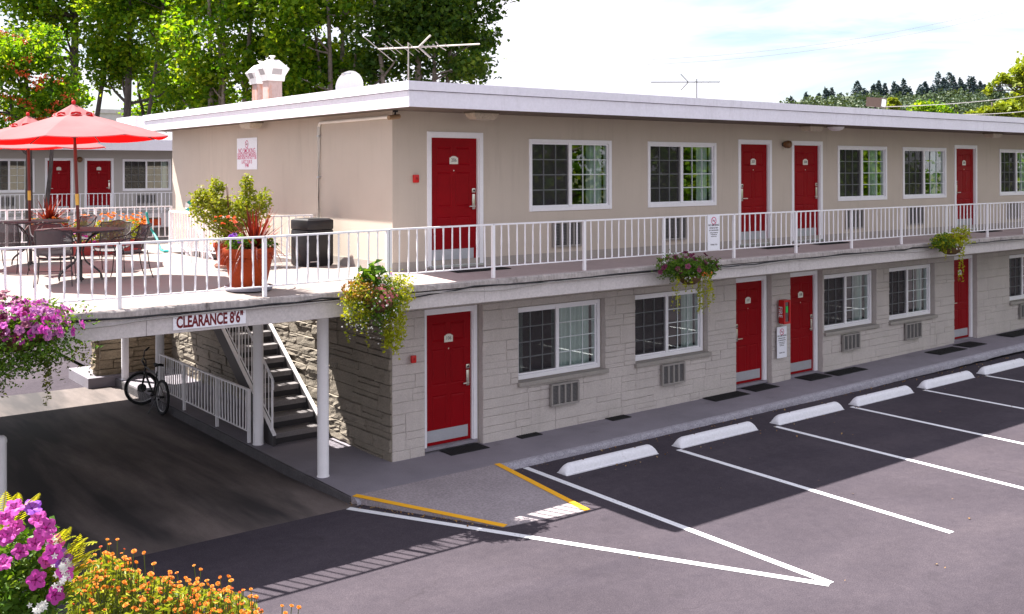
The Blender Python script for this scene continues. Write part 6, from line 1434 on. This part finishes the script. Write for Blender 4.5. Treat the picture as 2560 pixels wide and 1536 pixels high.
for i, (a, t0, b0, w) in enumerate(CF_):
    d_ = HD-4+(i % 5)*2; c = at(a, b0+14, d_); h = at(a, t0, d_).z-c.z
    big = h > 9.5
    conifer('conifer', 'dark spire shaped conifer on the wooded hill skyline', c, h, max(2.8, w*d_/CF*2.1), 400+i, 'conifers along the far hill skyline')
# fallen leaves and grit on the lot
rl = np.random.default_rng(91); P = []
for i in range(28): P.append((rl.uniform(-1, 12), -rl.uniform(1.5, 8), ZA+.012))
for i in range(170): P.append((rl.uniform(-1.3, 17), -1.44-abs(rl.normal(0, .10)), ZA+.012))
for i in range(60): P.append((rl.uniform(1.6, 14), -2.2-abs(rl.normal(0, .12)), ZA+.012))
for i in range(60): a = rl.uniform(0, 1); p = pA.lerp(pD, a); P.append((p.x-abs(rl.normal(0, .06))-.02, p.y, ZA+.012))
V, F = leaves(np.array(P), .036, 3., .6, .6, .12, rng=rl); o = MB().raw(V, F).build('leaf_litter', leafmat('dry_fallen_leaves', [(.10, .045, .015), (.30, .16, .05), (.42, .33, .16)], .1, 20)); tag(o, 'small dry leaves scattered on the asphalt and along the kerb', kind='stuff')
# overhead cables
def wire(label, a, b, da, db, sag, r, m):
    A, Bq = at(*a, da), at(*b, db); pts = [A.lerp(Bq, float(t))-Vector((0, 0, float(sag*4*t*(1-t)))) for t in np.linspace(0, 1, 15)]
    o = MB().tube(pts, r, 5).build('overhead_cable', m); tag(o, label, 'overhead cable')
M['wire'] = mat('pale_grey_wire', (.45, .42, .42), .6)
wire('pale overhead cable running right from the roof floodlight', (2212, 272), (2640, 232), 24, 40, .12, .010, M['wire'])
wire('lower pale overhead cable at the right edge above the roof', (2410, 292), (2640, 272), 26, 40, .08, .010, M['wire'])
for i, (y0, y1, y2) in enumerate(((139, 112, 20), (150, 122, 34))):
    wire('faint thin power line high across the sky, %s of two' % ('upper' if i == 0 else 'lower'), (1180, y0+12), (2640, y2-30), 60, 75, 1.6, .010, M['wire'])
# ------------------------------------------------------------------ sky, sun, camera
SUN = Vector((-.298, .601, 1.)).normalized(); el = math.asin(SUN.z)
W = bpy.data.worlds.new('World'); SC.world = W; W.use_nodes = True; nt = W.node_tree; nt.nodes.clear()
out = _n(nt, 'ShaderNodeOutputWorld'); bg = _n(nt, 'ShaderNodeBackground'); nt.links.new(bg.outputs[0], out.inputs[0])
sk = _n(nt, 'ShaderNodeTexSky', sky_type='NISHITA'); sk.sun_disc = False; sk.sun_elevation = el; sk.sun_rotation = math.atan2(SUN.x, SUN.y); sk.air_density = 1.; sk.dust_density = 1.2; sk.ozone_density = 1.
tc = _n(nt, 'ShaderNodeTexCoord'); sep = _n(nt, 'ShaderNodeSeparateXYZ'); nt.links.new(tc.outputs['Generated'], sep.inputs[0])
# thin high cloud, stretched along the horizon
mp = _n(nt, 'ShaderNodeMapping'); mp.inputs['Scale'].default_value = (1.6, 1.6, 9.); mp.inputs['Rotation'].default_value = (R(4), R(-5), 0); nt.links.new(tc.outputs['Generated'], mp.inputs[0])
cl = ramp(nt, noise(nt, mp.outputs[0], 2.1, 6, .55, .5), [(.36, (.25, .25, .25)), (.50, (.85, .85, .85)), (.60, (1, 1, 1))])
gap = mixc(nt, 1., sk.outputs[0], (.50, .555, .56), 'MULTIPLY'); mx = mixc(nt, cl, gap, CLOUD)
nt.links.new(mx, bg.inputs[0]); bg.inputs['Strength'].default_value = SKY
sun = bpy.data.lights.new('sun', 'SUN'); sun.energy = SUNP; sun.angle = R(.5); sun.color = (1., .95, .87)
so = bpy.data.objects.new('sun', sun); COL.objects.link(so); so.rotation_euler = SUN.to_track_quat('Z', 'Y').to_euler(); so.location = (-10, 20, 30)
cd_ = bpy.data.cameras.new('camera'); co_ = bpy.data.objects.new('camera', cd_); COL.objects.link(co_); SC.camera = co_
cd_.sensor_width = 36; cd_.lens = CF/2560*36; cd_.clip_end = 3000; cd_.clip_start = .05
cd_.shift_y = (CY0-768)/2560; cd_.shift_x = 0
fwd = Vector((_c, _s, 0)); rgt = Vector((_s, -_c, 0)); upv = Vector((0, 0, 1))
rr_ = Matrix.Rotation(CROLL, 3, fwd)   # tiny roll
X, Y = rr_ @ rgt, rr_ @ upv
co_.matrix_world = Matrix(((X.x, Y.x, -fwd.x, CX), (X.y, Y.y, -fwd.y, CY), (X.z, Y.z, -fwd.z, CZ), (0, 0, 0, 1)))
texts_to_mesh()
SC.view_settings.view_transform = 'Standard'; SC.view_settings.look = 'None'; SC.view_settings.gamma = 1; SC.view_settings.exposure = EXPO
SC.render.engine = 'CYCLES'; SC.cycles.max_bounces = 8; SC.cycles.transparent_max_bounces = 12; SC.cycles.use_denoising = True
